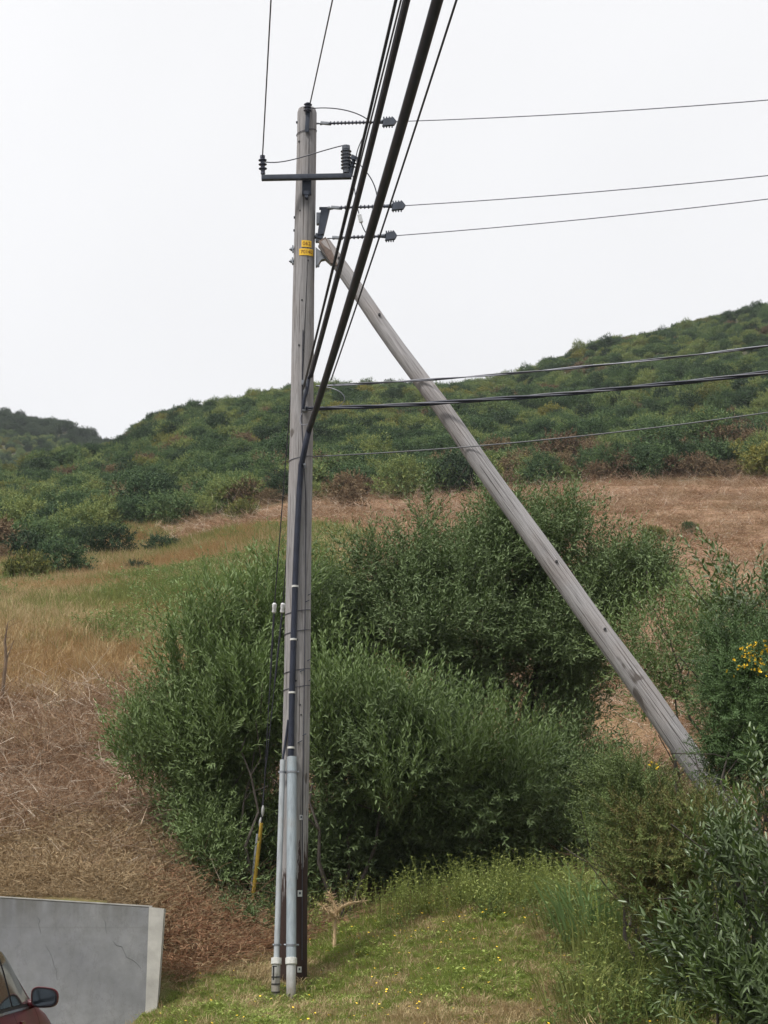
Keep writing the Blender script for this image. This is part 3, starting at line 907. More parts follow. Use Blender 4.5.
# clevis hardware where the lower lines meet the shaft
for (px_, py_) in ((304, 383), (306, 392), (305, 409), (303, 466)):
    q = on_pole(px_, py_, 0.015)
    mb = MB(); mb.box(q, (0.06, 0.03, 0.06), Euler((0, 0, 0.2)), 0.006); mb.tube([q + Vector((0, 0.03, 0)), q + Vector((0.02, -0.07, 0))], 0.013, 7)
    mb.build('cable_clevis', M_galv, pole)

# ---------------------------------------------------------------- brace pole
b0, b1 = P(324, 244, PD - 0.06), P(714, 790, 21.0)
bd = (b1 - b0).normalized()
bend_ = b0 + bd * ((b0.z - 0.5) / -bd.z)
brace = empty('brace_pole', (bend_.x, bend_.y, hz(bend_.x, bend_.y)), 'weathered grey timber pole slanting as a prop against the upright pole', 'brace pole')
mb = MB(); n = 26; Lb = (bend_ - b0).length
mb.tube([b0.lerp(bend_, i / n) + Vector((0.008 * math.sin(i * 1.3), 0, 0.006 * math.cos(i * .9))) for i in range(n + 1)], [(0.082 + 0.052 * min(1, (i / n) * Lb / (b1 - b0).length)) * rr.uniform(0.985, 1.015) for i in range(n + 1)], 18)
bw = mb.build('timber_shaft', None, brace)
bw.data.materials.append(pole_wood('brace_timber', None, 0.02))
# grain must run along the slanted shaft: rotate the object so that local z is its axis
def align_axis(o, axis):
    R = Vector((0, 0, 1)).rotation_difference(axis).to_matrix().to_4x4()
    o.data.transform(R.inverted())
    o.rotation_euler = R.to_euler()
align_axis(bw, -bd)
# oblique sawn end, reddish wood
M_cut = plain('sawn_red_wood', (0.10, 0.072, 0.06), 0.85, 0, 0.35, 14)
mb = MB()
side = bd.cross(Vector((0, 1, 0))).normalized()
if side.x > 0: side = -side
ys = [-0.072, -0.04, 0.0, 0.04, 0.072]
prof = [(0.0, 0.045), (-0.02, 0.0), (0.02, -0.055), (0.34, -0.075), (0.40, -0.03), (0.34, 0.01)]
vv = bd.cross(side)
mb.prism([b0 + bd * (-0.03) + side * 0.05 - vv * 0.075, b0 + bd * (-0.03) - side * 0.055 - vv * 0.075, b0 + bd * 0.40 + side * 0.03 - vv * 0.094, b0 + bd * 0.30 + side * 0.078 - vv * 0.075], vv * 0.05)
mb.build('sawn_end', M_cut, brace, False)
for px_, py_ in ((339, 251), (384, 322), (566, 590), (612, 650)):
    f_ = (px_ - 324) / (714 - 324)
    q = b0.lerp(b1, f_); q = q + Vector((0.02, -0.085 - 0.04 * f_, 0.02))
    mb = MB(); mb.tube([q + Vector((0, 0.03, 0)), q + Vector((0.002, -0.02, 0.004))], 0.016, 7); mb.build('bolt_head', M_black, brace)

# ---------------------------------------------------------------- dead-end insulators (hang between the pole and the lines)
def dead_end(p0, p1, n, lab):
    t_ = empty('dead_end_insulator', tuple(p0), lab, 'insulator', 'polymer insulators holding the side lines')
    d_ = (p1 - p0)
    mb = MB(); mb.tube([p0 - d_.normalized() * 0.05, p0 + d_ * 0.06], 0.011, 7); mb.box(p0 + d_ * 0.10, (0.13, 0.035, 0.035), Euler((0, -math.atan2(d_.z, d_.x), 0)), 0.006)
    mb.tube([p0 + d_ * 0.03, p0 + d_ * 0.05], [0.024, 0.024], 8)
    mb.build('eye_fitting', M_galv, t_)
    mb = MB(); shed_stack(mb, p0 + d_ * 0.14, p0 + d_ * 0.75, n, 0.015, 0.025, 9)
    mb.build('shed_rod', M_polymer, t_)
    mb = MB(); e0 = p0 + d_ * 0.72
    mb.tube([e0, p0 + d_ * 0.83], [0.018, 0.03], 8)
    dn = d_.normalized()
    pr = [p0 + d_ * 0.82 + Vector((0, -.02, -.055)), p0 + d_ * 0.97 + Vector((0, -.02, -.045)), p1 + Vector((0, -.02, 0.0)), p0 + d_ * 0.96 + Vector((0, -.02, .05)), p0 + d_ * 0.84 + Vector((0, -.02, .035))]
    mb.prism(pr, Vector((0, 0.05, 0)))
    for k in range(4):
        qq = p0 + d_ * (0.84 + k * 0.035)
        mb.tube([qq + Vector((0, .005, -.075)), qq + Vector((0, .005, .065))], 0.009, 6)
    mb.build('strain_clamp', M_metal, t_)
    return t_
D1 = (P(318, 123.5, PD), P(396.5, 121.5, PD - .3))
D2 = (P(329, 208, PD - .1), P(405.5, 205.5, PD - .4))
D3 = (P(331, 238, PD - .1), P(397, 235.5, PD - .35))
dead_end(*D1, 13, 'topmost dark polymer insulator, beside the pole top')
dead_end(*D2, 12, 'dark polymer insulator on the tapered steel bracket, second from the top')
dead_end(*D3, 10, 'lowest dark polymer insulator, just above the head of the slanting prop')

# ---------------------------------------------------------------- lines
def wire(name, pts, r, mat, lab, cat='wire', group=None, n=7):
    mb = MB(); mb.tube(pts, r, n)
    o = mb.build(name, mat, None)
    c_ = Vector(pts[0]); o.data.transform(Matrix.Translation(-c_)); o.location = c_
    return tag(o, lab, cat, group)
def span(a, b_, ext, sag, n=24, t1=1.0):
    """from a through b_ (which lies on the line at parameter 1) on to parameter ext, hanging slightly"""
    a, b_ = Vector(a), Vector(b_)
    out = []
    for i in range(n + 1):
        t_ = ext * i / n
        p_ = a.lerp(b_, t_)
        p_.z += sag * (t_ * t_ - t_)
        out.append(p_)
    return out
# towards the road, overhead
def over(px0, py0, d0, px1, d1, ext, sag):
    return span(P(px0, py0, d0), P(px1, 0, d1), ext, sag, 40)
CG = 'lines running overhead towards the road'
wire('primary_wire', over(262.5, 157, AD, 271, 18.6, 5.5, 0.02), 0.008, M_wire, 'thin overhead wire rising from the insulator on the free end of the crossarm', 'wire', CG)
w_ = span(P(310, 104, 22.55), P(332.5, 0, 18.9), 5.5, 0.02, 40)
wire('primary_wire', w_, 0.008, M_wire, 'thin overhead wire rising from the very top of the pole', 'wire', CG)
wire('service_cable', over(304, 386, 22.5, 396, 13.0, 2.3, 0.12), 0.0125, M_cable, 'thin black cable, first beside the pole of the four hanging together', 'cable', CG)
wire('service_cable', over(303, 390, 22.48, 401, 13.4, 2.3, 0.02), 0.0075, M_wire, 'hair-thin wire just behind the two black cables', 'wire', CG)
mb = None
def bundle(pa, r, off, twist):
    """two strands lashed side by side along pa"""
    out = []
    for ph in (0, math.pi):
        o_ = []
        for i, p_ in enumerate(pa):
            a = ph + twist * i
            o_.append(p_ + Vector((math.cos(a) * off, 0, math.sin(a) * off)))
        out.append(o_)
    return out
pa = over(311, 376, 22.46, 407, 12.9, 2.3, 0.24)
cb = empty('bundled_cable', tuple(pa[0]), 'medium black bundled cable between the thin cables and the thickest cable', 'cable', CG)
mb = MB(); mb.tube(pa, 0.025, 10); mb.build('sheath', M_cable, cb)
mb = MB(); mb.tube([p_ + Vector((-.014, 0, 0.028)) for p_ in pa], 0.011, 7); mb.build('messenger_wire', M_cable, cb)
pa2 = [on_pole(304, 398, 0.05), on_pole(305.5, 389, 0.06), P(308, 382, 22.46)]
mb = MB(); mb.tube([P(303, 409, 22.48), P(304.5, 398, 22.44), P(307, 390, 22.46), P(309, 378, 22.46), pa[0] + (pa[1] - pa[0]) * 0.3], 0.020, 8); mb.build('dead_end_loop', M_cable, cb)

pm = over(309, 430, 22.42, 437.5, 12.4, 2.3, 0.3)
tc_ = empty('telephone_cable', tuple(pm[0]), 'thickest black cable, swooping overhead and down the face of the pole', 'cable', CG)
down = [on_pole(px_, py_, 0.03) for px_, py_ in ((291.0, 757), (291.3, 740), (292.2, 690), (293.6, 640), (295.3, 585), (296.6, 550), (298, 520), (299.6, 490), (301.5, 466))] + [P(304.5, 450, 22.44), P(306.5, 440, 22.43)]
mb = MB(); mb.tube(down + pm, [0.034] * len(down) + [0.034 + 0.007 * min(1, i / 6) for i in range(len(pm))], 12); sh = mb.build('sheath', M_cable, tc_)
for py_ in (587, 640, 693, 748):
    px_ = np.interp(py_, [550, 587, 640, 690, 740, 757], [296.6, 295.3, 293.6, 292.2, 291.3, 291])
    q = on_pole(px_, py_, 0.03)
    mb = MB(); mb.tube([q + Vector((0, 0, -.011)), q + Vector((0, 0, .011))], 0.040, 12); mb.build('strap', M_pvcw, tc_)
wire('service_cable', over(331, 380, 22.5, 456.5, 12.6, 2.3, 0.14), 0.0085, M_cable, 'thin dark wire farthest from the pole, beyond the thickest cable', 'cable', CG)

# to the side, at right angles to the road
SG = 'lines leaving sideways'
def sidew(p0, px1, py1, d1, ext, sag):
    return span(p0, P(px1, py1, d1), ext, sag, 30)
wire('primary_wire', sidew(D1[1], 768, 100, 21.4, 4, 0.12), 0.0065, M_wirelt, 'topmost bare wire leaving sideways against the white sky', 'wire', SG)
wire('primary_wire', sidew(D2[1], 768, 175.5, 21.2, 4, 0.10), 0.0065, M_wirelt, 'second bare wire leaving sideways against the sky, from the bracket insulator', 'wire', SG)
wire('primary_wire', sidew(D3[1], 768, 199, 21.0, 4, 0.10), 0.0065, M_wirelt, 'third bare wire leaving sideways against the sky, above the slanting prop', 'wire', SG)
def twisted(name, pa, r, off, tw, mats, lab):
    t_ = empty(name, tuple(pa[0]), lab, 'cable', SG)
    a = []
    for j, m_ in enumerate(mats):
        mb = MB()
        mb.tube([p_ + Vector((0, math.cos(tw * i + j * 6.283 / len(mats)) * off, math.sin(tw * i + j * 6.283 / len(mats)) * off)) for i, p_ in enumerate(pa)], r[j], 6)
        mb.build('strand', m_, t_)
    return t_
twisted('triplex_cable', span(P(316, 386, 22.55), P(768, 346, 20.6), 3, 0.22, 160), [0.008, 0.0075], 0.008, 0.35, [M_wire, M_wirelt], 'thin twisted grey cable crossing before the scrub hill, upper of the two')
twisted('triplex_cable', span(P(306, 409, 22.5), P(768, 372.5, 20.6), 3, 0.24, 160), [0.014, 0.014, 0.010], 0.014, 0.35, [M_cable, M_cable, M_wire], 'thick black twisted cable crossing before the scrub hill')
wire('telephone_wire', span(P(314, 456.5, 22.55), P(768, 412.5, 20.6), 3, 0.26, 60), 0.0075, plain('grey_wire', (0.08, 0.082, 0.09), 0.6, 0.1), 'lowest pale wire crossing before the scrub hill', 'wire', SG)
# jumpers
JG = 'jumper wires at the pole head'
def bez(a, b_, c_, d_, n=14):
    a, b_, c_, d_ = map(Vector, (a, b_, c_, d_))
    return [a * (1 - t) ** 3 + b_ * 3 * t * (1 - t) ** 2 + c_ * 3 * t * t * (1 - t) + d_ * t ** 3 for t in [i / n for i in range(n + 1)]]
wire('jumper_wire', bez(P(311, 108.5, 22.5), P(335, 106, 22.4), P(357, 111, 22.4), P(369, 120.5, 22.45)), 0.007, M_wire, 'thin arched jumper wire from the pole top to the topmost insulator', 'wire', JG)
wire('jumper_wire', bez(P(265, 162, AD), P(287, 165, AD), P(310, 153, AD), P(345, 145, AD)), 0.007, M_wire, 'thin jumper wire curving across the pole above the crossarm', 'wire', JG)
wire('jumper_wire', bez(P(356, 160, 22.4), P(366, 172, 22.3), P(377, 180, 22.3), P(378, 205, 22.35)), 0.007, M_wire, 'jumper wire drooping from the angled insulator to the second insulator', 'wire', JG)
wire('jumper_wire', bez(P(369, 121, 22.4), P(364, 138, 22.3), P(357, 146, 22.3), P(356, 158, 22.4)), 0.006, M_wire, 'thin jumper wire dropping from the topmost insulator towards the crossarm end', 'wire', JG)
jj = bez(P(353, 176, 22.4), P(355, 196, 22.3), P(358, 212, 22.3), P(360, 217, 22.3)) + bez(P(361, 222, 22.3), P(364, 232, 22.3), P(368, 237, 22.35), P(374, 237, 22.4))
jt = empty('fused_jumper', tuple(jj[0]), 'jumper wire with a pale inline fuse, hanging beneath the crossarm end', 'wire', JG)
mb = MB(); mb.tube(jj, 0.0065, 6); mb.build('lead', M_wire, jt)
mb = MB(); q0, q1 = P(359, 214, 22.3), P(361.5, 223, 22.3); mb.tube([q0, q0.lerp(q1, .1), q0.lerp(q1, .9), q1], [0.012, 0.024, 0.024, 0.012], 9); mb.build('inline_fuse', M_tagw, jt)
wire('jumper_wire', bez(P(318, 386, 22.45), P(345, 388, 22.3), P(352, 400, 22.3), P(336, 408, 22.4)), 0.005, M_wirelt, 'small loose loop of thin wire between the two twisted cables', 'wire', JG)
wire('jumper_wire', bez(P(302, 413, 22.47), P(297, 423, 22.47), P(301, 430, 22.4), P(314, 421, 22.4)), 0.005, M_wirelt, 'short thin wire hanging before the pole under the thick twisted cable', 'wire', JG)

# ---------------------------------------------------------------- conduits up the pole
CD = PD - 0.22
def conduit(px0, py0, px1, py1, r, rs, mat, matb, lab, marks):
    top, bot = P(px0, py0, CD + 0.02), P(px1, py1, CD - 0.40)
    gz = hz(bot.x, bot.y)
    base = bot.copy(); base.z = min(bot.z, gz) - 0.1
    t_ = empty('conduit', (base.x, base.y, gz), lab, 'conduit', 'conduits strapped up the pole')
    ax_ = (top - bot)
    zc = zpy(961, CD - 0.38); fcol = (zc - bot.z) / ax_.z
    col = bot + ax_ * fcol
    mb = MB(); mb.tube([col, top], r, 16); pipe = mb.build('pipe', mat, t_)
    mb = MB(); mb.tube([base, col - ax_.normalized() * 0.02], rs, 16); mb.build('base_sleeve', matb, t_)
    mb = MB(); mb.tube([col - ax_.normalized() * 0.04, col - ax_.normalized() * 0.035, col + ax_.normalized() * 0.032, col + ax_.normalized() * 0.036], [rs, rs * 1.22, rs * 1.22, r], 18); mb.build('collar', M_pvcw, t_)
    for py_ in (772, 945):
        f_ = (zpy(py_, CD if py_ < 900 else CD - .36) - bot.z) / ax_.z; q = bot + ax_ * f_
        mb = MB(); mb.tube([q + Vector((0, 0, -.012)), q + Vector((0, 0, .012))], r * 1.10, 16)
        mb.tube([q + Vector((-r * 1.5, 0.05, 0)), q + Vector((r * 1.5, 0.05, 0))], 0.012, 6)
        mb.build('strap', M_galv, t_)
    for py_ in marks:
        f_ = (zpy(py_, CD - .39) - bot.z) / ax_.z; q = bot + ax_ * f_
        mb = MB(); mb.tube([q + Vector((0, 0, -.006)), q + Vector((0, 0, .006))], rs * 1.03, 16); mb.build('band', M_black, t_)
    return t_, bot, ax_
conduit(291.8, 757, 291, 1003, 0.054, 0.052, M_pvc2, pipe_mat('pale_pvc', (0.42, 0.43, 0.435), 0.3), 'thicker grey conduit pipe against the front of the pole', [])
ct, bot, ax_ = conduit(282.8, 760, 275, 1003, 0.031, 0.047, M_pvc, pipe_mat('worn_pvc', (0.38, 0.39, 0.38), 0.45), 'thinner grey conduit pipe with black banded white sleeve beside the pole', [977, 984, 992])
q = P(273.5, 973, CD - 0.385 - 0.05)
mb = MB(); mb.box(q, (0.018, 0.008, 0.15)); mb.box(q + Vector((0.012, 0, 0.07)), (0.05, 0.008, 0.014)); mb.build('black_mark', M_black, ct, False)
wire('drop_cable', [on_pole(288.5, 720, .03), on_pole(286.8, 733, .03), on_pole(285, 745, .03), P(283.0, 757, CD + .03), P(282.7, 764, CD + .02)], 0.014, M_cable, 'short black cable bending into the thinner conduit', 'cable')

# ---------------------------------------------------------------- guy wires
def guy(top, ins, low, guard_top, guard_bot, anchor, matg, lab):
    t_ = empty('guy_wire', tuple(anchor), lab, 'guy wire', 'guy wires behind the pole')
    mb = MB(); mb.tube([top, ins], 0.007, 6); mb.build('upper_strand', M_wire, t_)
    d_ = (low - ins).normalized()
    mb = MB(); mb.tube([ins + d_ * -0.015, ins, ins + d_ * .03, ins + d_ * 0.06, ins + d_ * 0.10, ins + d_ * 0.115], [.012, .027, .03, .024, .028, .016], 12); mb.build('strain_insulator', M_white, t_)
    mb = MB(); f1 = ins.lerp(low, 0.36); mb.tube([ins + d_ * 0.115, f1], 0.012, 8); mb.build('strain_rod', M_wire, t_)
    mb = MB(); mb.tube([f1, low], 0.007, 6); mb.tube([low, guard_top], 0.007, 6); mb.build('lower_strand', M_wire, t_)
    mb = MB(); mb.tube([low - d_ * .06, low - d_ * .02, low + d_ * .03, low + d_ * .08], [.008, .02, .02, .008], 8); mb.build('turnbuckle', M_tagw, t_)
    mb = MB(); mb.tube([guard_top, guard_bot], [0.023, 0.026], 10); mb.build('guard', matg, t_)
    mb = MB(); mb.tube([guard_bot, anchor], 0.016, 8); mb.build('anchor_rod', M_guard if matg is M_guard else M_galv, t_)
GD = 25.6
an = P(247, 957, GD)
guy(P(296, 330, PD + .17), P(274.5, 604, 24.6), P(263, 810, GD - .35), P(261.5, 823, GD - .3), P(253.5, 893, GD - .15), an, M_guard, 'guy wire with a yellow plastic guard at its foot')
guy(P(298, 400, PD + .17), P(283.0, 604, 24.7), P(260.5, 822, GD - .25), P(258.0, 834, GD - .2), P(252.0, 890, GD - .1), P(249, 945, GD + 0.05), M_guardg, 'guy wire with a grey guard, closest to the pole and half behind the yellow one')

# ---------------------------------------------------------------- retaining wall
m, t, b = new_mat('retaining_concrete')
n_a = noise(t, 0.7, 5, 0.65); n_b = noise(t, 5, 6, 0.7); n_c = noise(t, 2.2, 6, 0.7, (1, 1, 0.5)); n_d = noise(t, 7, 3, 0.6, (1, 1, 0.06))
c = ramp_n(t, n_a, [(0.3, (0.15, 0.155, 0.168)), (0.5, (0.215, 0.22, 0.228)), (0.7, (0.285, 0.285, 0.285))])
c = mixc(t, ramp_n(t, n_b, [(0.35, 0.6), (0.6, 0.0)]), c, (0.14, 0.145, 0.145))
c = mixc(t, ramp_n(t, n_c, [(0.49, 0.0), (0.5, 0.4), (0.51, 0.0)]), c, (0.12, 0.12, 0.12))
g = N(t, 'ShaderNodeTexCoord'); sx = N(t, 'ShaderNodeSeparateXYZ'); t.links.new(g.outputs['Object'], sx.inputs[0])
ztop = zpy(902, 22) - zpy(1010, 22.0)
drip = math_n(t, 'MULTIPLY', ramp_n(t, n_d, [(0.4, 0.15), (0.62, 1.0)]), 1.0)
mrn = N(t, 'ShaderNodeMapRange'); mrn.inputs['From Min'].default_value = ztop - 0.36; mrn.inputs['From Max'].default_value = ztop + 0.05; t.links.new(sx.outputs['Z'], mrn.inputs['Value'])
c = mixc(t, math_n(t, 'MULTIPLY', math_n(t, 'MULTIPLY', drip, mrn.outputs[0]), 0.75), c, (0.10, 0.098, 0.088))
wv = N(t, 'ShaderNodeMath', operation='PINGPONG'); 
jn_ = math_n(t, 'ABSOLUTE', math_n(t, 'SUBTRACT', sx.outputs['Z'], ztop - 0.27))
k = N(t, 'ShaderNodeMapRange'); k.inputs['From Min'].default_value = 0.012; k.inputs['From Max'].default_value = 0.0; t.links.new(jn_, k.inputs['Value'])
c = mixc(t, math_n(t, 'MULTIPLY', k.outputs[0], 0.35), c, (0.13, 0.13, 0.13))
t.links.new(c, b.inputs['Base Color']); b.inputs['Roughness'].default_value = 0.85; b.inputs['Specular IOR Level'].default_value = 0.25
bump(t, b, n_b, 0.25, 0.01)
M_conc = m
M_conc2 = plain('pale_concrete', (0.37, 0.36, 0.335), 0.9, 0, 0.22, 5)
WD = 22.0
wall = empty('retaining_wall', tuple(P(152, 1010, WD)), 'grey stained concrete retaining wall holding the bank behind the dark red car', 'wall')
tl, tr = P(-420, 872, WD), P(152, 908, WD)
br_ = P(147, 1030, WD); bl = Vector((tl.x, WD, -0.2)); br2 = Vector((br_.x, WD, -0.2))
mb = MB(); mb.prism([tl, tr, br_, br2, bl], Vector((0, 0.28, 0)))
wp = mb.build('wall_panel', M_conc, wall, False)
mb = MB(); mb.tube([tl + Vector((0, 0.02, 0.012)), tr + Vector((0, 0.02, 0.012))], 0.014, 6); mb.build('top_edge', plain('dark_concrete', (0.2, 0.195, 0.18), 0.9, 0, 0.3, 6), wall)
mb = MB(); mb.prism([P(149, 907, WD - .07), P(164, 908.5, WD - .07), P(157, 1008, WD - .07), P(155.5, 1030, WD - .07), P(143.5, 1030, WD - .07), P(145.5, 1006, WD - .07)], Vector((-0.02, 0.37, 0)))
mb.build('end_post', M_conc2, wall, False)
crk = [[(37, 915), (38, 917), (39.5, 920), (39.2, 924), (40, 930), (41, 934)], [(46, 944), (47.5, 947), (50, 952), (51, 957), (54, 962), (54.5, 966), (56, 970), (55.5, 975), (57, 980)], [(104, 919), (104.4, 922), (106, 924), (105.5, 929), (106.5, 934)], [(114, 941), (117, 945), (121, 946), (124, 951), (127, 957), (133, 960), (137, 963), (142, 969)]]
for cc in crk:
    mb = MB(); mb.tube([P(a_, b__, WD - 0.001) + Vector((random.uniform(-.012, .012), 0, 0)) for a_, b__ in cc], [0.002] + [random.uniform(0.002, 0.005) for _ in cc[2:]] + [0.002], 4); mb.build('crack', plain('crack_stain', (0.15, 0.155, 0.16), 0.9), wp)

# ---------------------------------------------------------------- car
CY, CX = 16.5, -3.755
car = empty('parked_car', (CX, CY, 0), 'dark red car parked nose towards the concrete retaining wall', 'car')
car.rotation_euler = (0, 0, math.radians(1.5))
m, t, b = new_mat('dark_red_paint')
b.inputs['Base Color'].default_value = (0.075, 0.008, 0.013, 1); b.inputs['Roughness'].default_value = 0.3; b.inputs['Coat Weight'].default_value = 0.0; b.inputs['Coat Roughness'].default_value = 0.1; b.inputs['Specular IOR Level'].default_value = 0.16
t.links.new(ramp_n(t, noise(t, 3, 4), [(0.3, (0.065, 0.007, 0.011)), (0.7, (0.085, 0.010, 0.015))]), b.inputs['Base Color'])
M_paint = m
M_glass = plain('tinted_glass', (0.02, 0.03, 0.028), 0.06, 0, 0.3, 2, 0.25)
M_mirror = plain('mirror_glass', (0.15, 0.18, 0.21), 0.08, 1.0, 0.05, 2)
M_rub = plain('black_rubber', (0.018, 0.016, 0.018), 0.8, 0, 0.15, 8, 0.15)
M_chrome = plain('bright_trim', (0.55, 0.55, 0.55), 0.2, 0.9, 0.05)
M_rim = plain('alloy_rim', (0.4, 0.4, 0.41), 0.35, 0.8)
M_lamp = plain('red_lamp_lens', (0.25, 0.01, 0.01), 0.15)
M_lampw = plain('clear_lamp_lens', (0.55, 0.56, 0.58), 0.12)
# stations along the car: y, then (x, z) from the sill to the roof centre line
ST = [(-2.20, [(.66, .34), (.74, .52), (.74, .70), (.70, .86), (.60, .93), (.30, .96), (0, .97)]),
      (-2.08, [(.74, .26), (.83, .50), (.83, .74), (.77, .93), (.63, 1.08), (.32, 1.12), (0, 1.13)]),
      (-1.70, [(.78, .22), (.86, .48), (.87, .76), (.80, .95), (.60, 1.36), (.32, 1.40), (0, 1.41)]),
      (-1.10, [(.79, .21), (.86, .48), (.88, .76), (.81, .96), (.61, 1.44), (.33, 1.475), (0, 1.485)]),
      (-0.40, [(.79, .21), (.86, .48), (.88, .76), (.81, .965), (.62, 1.455), (.34, 1.49), (0, 1.50)]),
      (0.10, [(.79, .21), (.86, .48), (.88, .76), (.81, .965), (.62, 1.44), (.34, 1.475), (0, 1.485)]),
      (0.40, [(.79, .21), (.86, .48), (.88, .76), (.81, .965), (.63, 1.36), (.34, 1.40), (0, 1.41)]),
      (0.95, [(.79, .21), (.86, .48), (.88, .76), (.82, .965), (.74, 1.035), (.38, 1.06), (0, 1.07)]),
      (1.25, [(.79, .21), (.86, .48), (.88, .75), (.83, .92), (.72, .965), (.38, 1.00), (0, 1.01)]),
      (1.80, [(.77, .22), (.85, .46), (.86, .70), (.80, .84), (.66, .87), (.36, .90), (0, .91)]),
      (2.12, [(.70, .26), (.78, .44), (.78, .60), (.70, .70), (.55, .73), (.30, .75), (0, .76)]),
      (2.25, [(.58, .32), (.66, .42), (.66, .52), (.58, .58), (.45, .60), (.25, .61), (0, .61)])]
sy = np.array([s[0] for s in ST]); sx_ = np.array([[p_[0] for p_ in s[1]] for s in ST]); sz_ = np.array([[p_[1] for p_ in s[1]] for s in ST])
def cr(x, xp, fp):
    """smooth interpolation through points (monotone cubic)"""
    h = np.diff(xp); dl = np.diff(fp, axis=0) / h[:, None]
    m_ = np.zeros_like(fp); m_[1:-1] = np.where(dl[:-1] * dl[1:] > 0, 2 * dl[:-1] * dl[1:] / (dl[:-1] + dl[1:] + 1e-12), 0); m_[0] = dl[0]; m_[-1] = dl[-1]
    i = np.clip(np.searchsorted(xp, x) - 1, 0, len(xp) - 2); t_ = ((x - xp[i]) / h[i])[:, None]; hh = h[i][:, None]
    return (2 * t_**3 - 3 * t_**2 + 1) * fp[i] + (t_**3 - 2 * t_**2 + t_) * hh * m_[i] + (-2 * t_**3 + 3 * t_**2) * fp[i + 1] + (t_**3 - t_**2) * hh * m_[i + 1]
yy = np.linspace(sy[0], sy[-1], 90)
XX, ZZ = cr(yy, sy, sx_), cr(yy, sy, sz_)
tq = np.array([0, 1, 2, 3, 4, 5, 6.]); tf = np.linspace(0, 6, 49)
XX = cr(tf, tq, XX.T).T; ZZ = cr(tf, tq, ZZ.T).T
def surf(y, t_, off=0.0):
    """point on the right flank at length y, section parameter t_"""
    i = np.clip(np.searchsorted(yy, y) - 1, 0, len(yy) - 2); f_ = (y - yy[i]) / (yy[i + 1] - yy[i])
    xs = XX[i] * (1 - f_) + XX[i + 1] * f_; zs_ = ZZ[i] * (1 - f_) + ZZ[i + 1] * f_
    x_, z_ = np.interp(t_, tf, xs), np.interp(t_, tf, zs_)
    x2, z2 = np.interp(t_ + .05, tf, xs), np.interp(t_ + .05, tf, zs_)
    nx, nz = (z2 - z_), -(x2 - x_); l = math.hypot(nx, nz) or 1
    return Vector((x_ + nx / l * off, y, z_ + nz / l * off))
ny, ntt = len(yy), len(tf)
full = np.concatenate([np.stack([XX, np.repeat(yy[:, None], ntt, 1), ZZ], 2), np.stack([-XX[:, ::-1][:, 1:], np.repeat(yy[:, None], ntt - 1, 1), ZZ[:, ::-1][:, 1:]], 2)], 1)
mw = full.shape[1]; ii = np.arange(ny * mw).reshape(ny, mw)
ff = [list(x) for x in np.stack([ii[:-1, :-1].ravel(), ii[1:, :-1].ravel(), ii[1:, 1:].ravel(), ii[:-1, 1:].ravel()], 1)]
ff += [list(ii[0])] + [list(ii[-1][::-1])] + [[int(ii[a, 0]), int(ii[a, -1]), int(ii[a + 1, -1]), int(ii[a + 1, 0])] for a in range(ny - 1)]
me = bpy.data.meshes.new('body'); me.from_pydata([tuple(v) for v in full.reshape(-1, 3)], [], [[int(q_) for q_ in f_] for f_ in ff]); me.update()
link('body', me, M_paint, car, True, False)
def panel(name, corners, off, mat, nu=10, nv=6, mirror=False, parent=car):
    """a patch on the flank; corners (y, t) from the lower rear anticlockwise"""
    vs, fs = [], []
    for a in range(nu + 1):
        for c_ in range(nv + 1):
            u_, v_ = a / nu, c_ / nv
            lo = [corners[0][k_] * (1 - u_) + corners[1][k_] * u_ for k_ in (0, 1)]
            hi = [corners[3][k_] * (1 - u_) + corners[2][k_] * u_ for k_ in (0, 1)]
            p_ = surf(lo[0] * (1 - v_) + hi[0] * v_, lo[1] * (1 - v_) + hi[1] * v_, off)
            vs.append((-p_.x if mirror else p_.x, p_.y, p_.z))
    for a in range(nu):
        for c_ in range(nv):
            k_ = a * (nv + 1) + c_
            q_ = [k_, k_ + nv + 1, k_ + nv + 2, k_ + 1]
            fs.append(q_[::-1] if mirror else q_)
    me = bpy.data.meshes.new(name); me.from_pydata(vs, [], fs); me.update()
    return link(name, me, mat, parent, True, False)
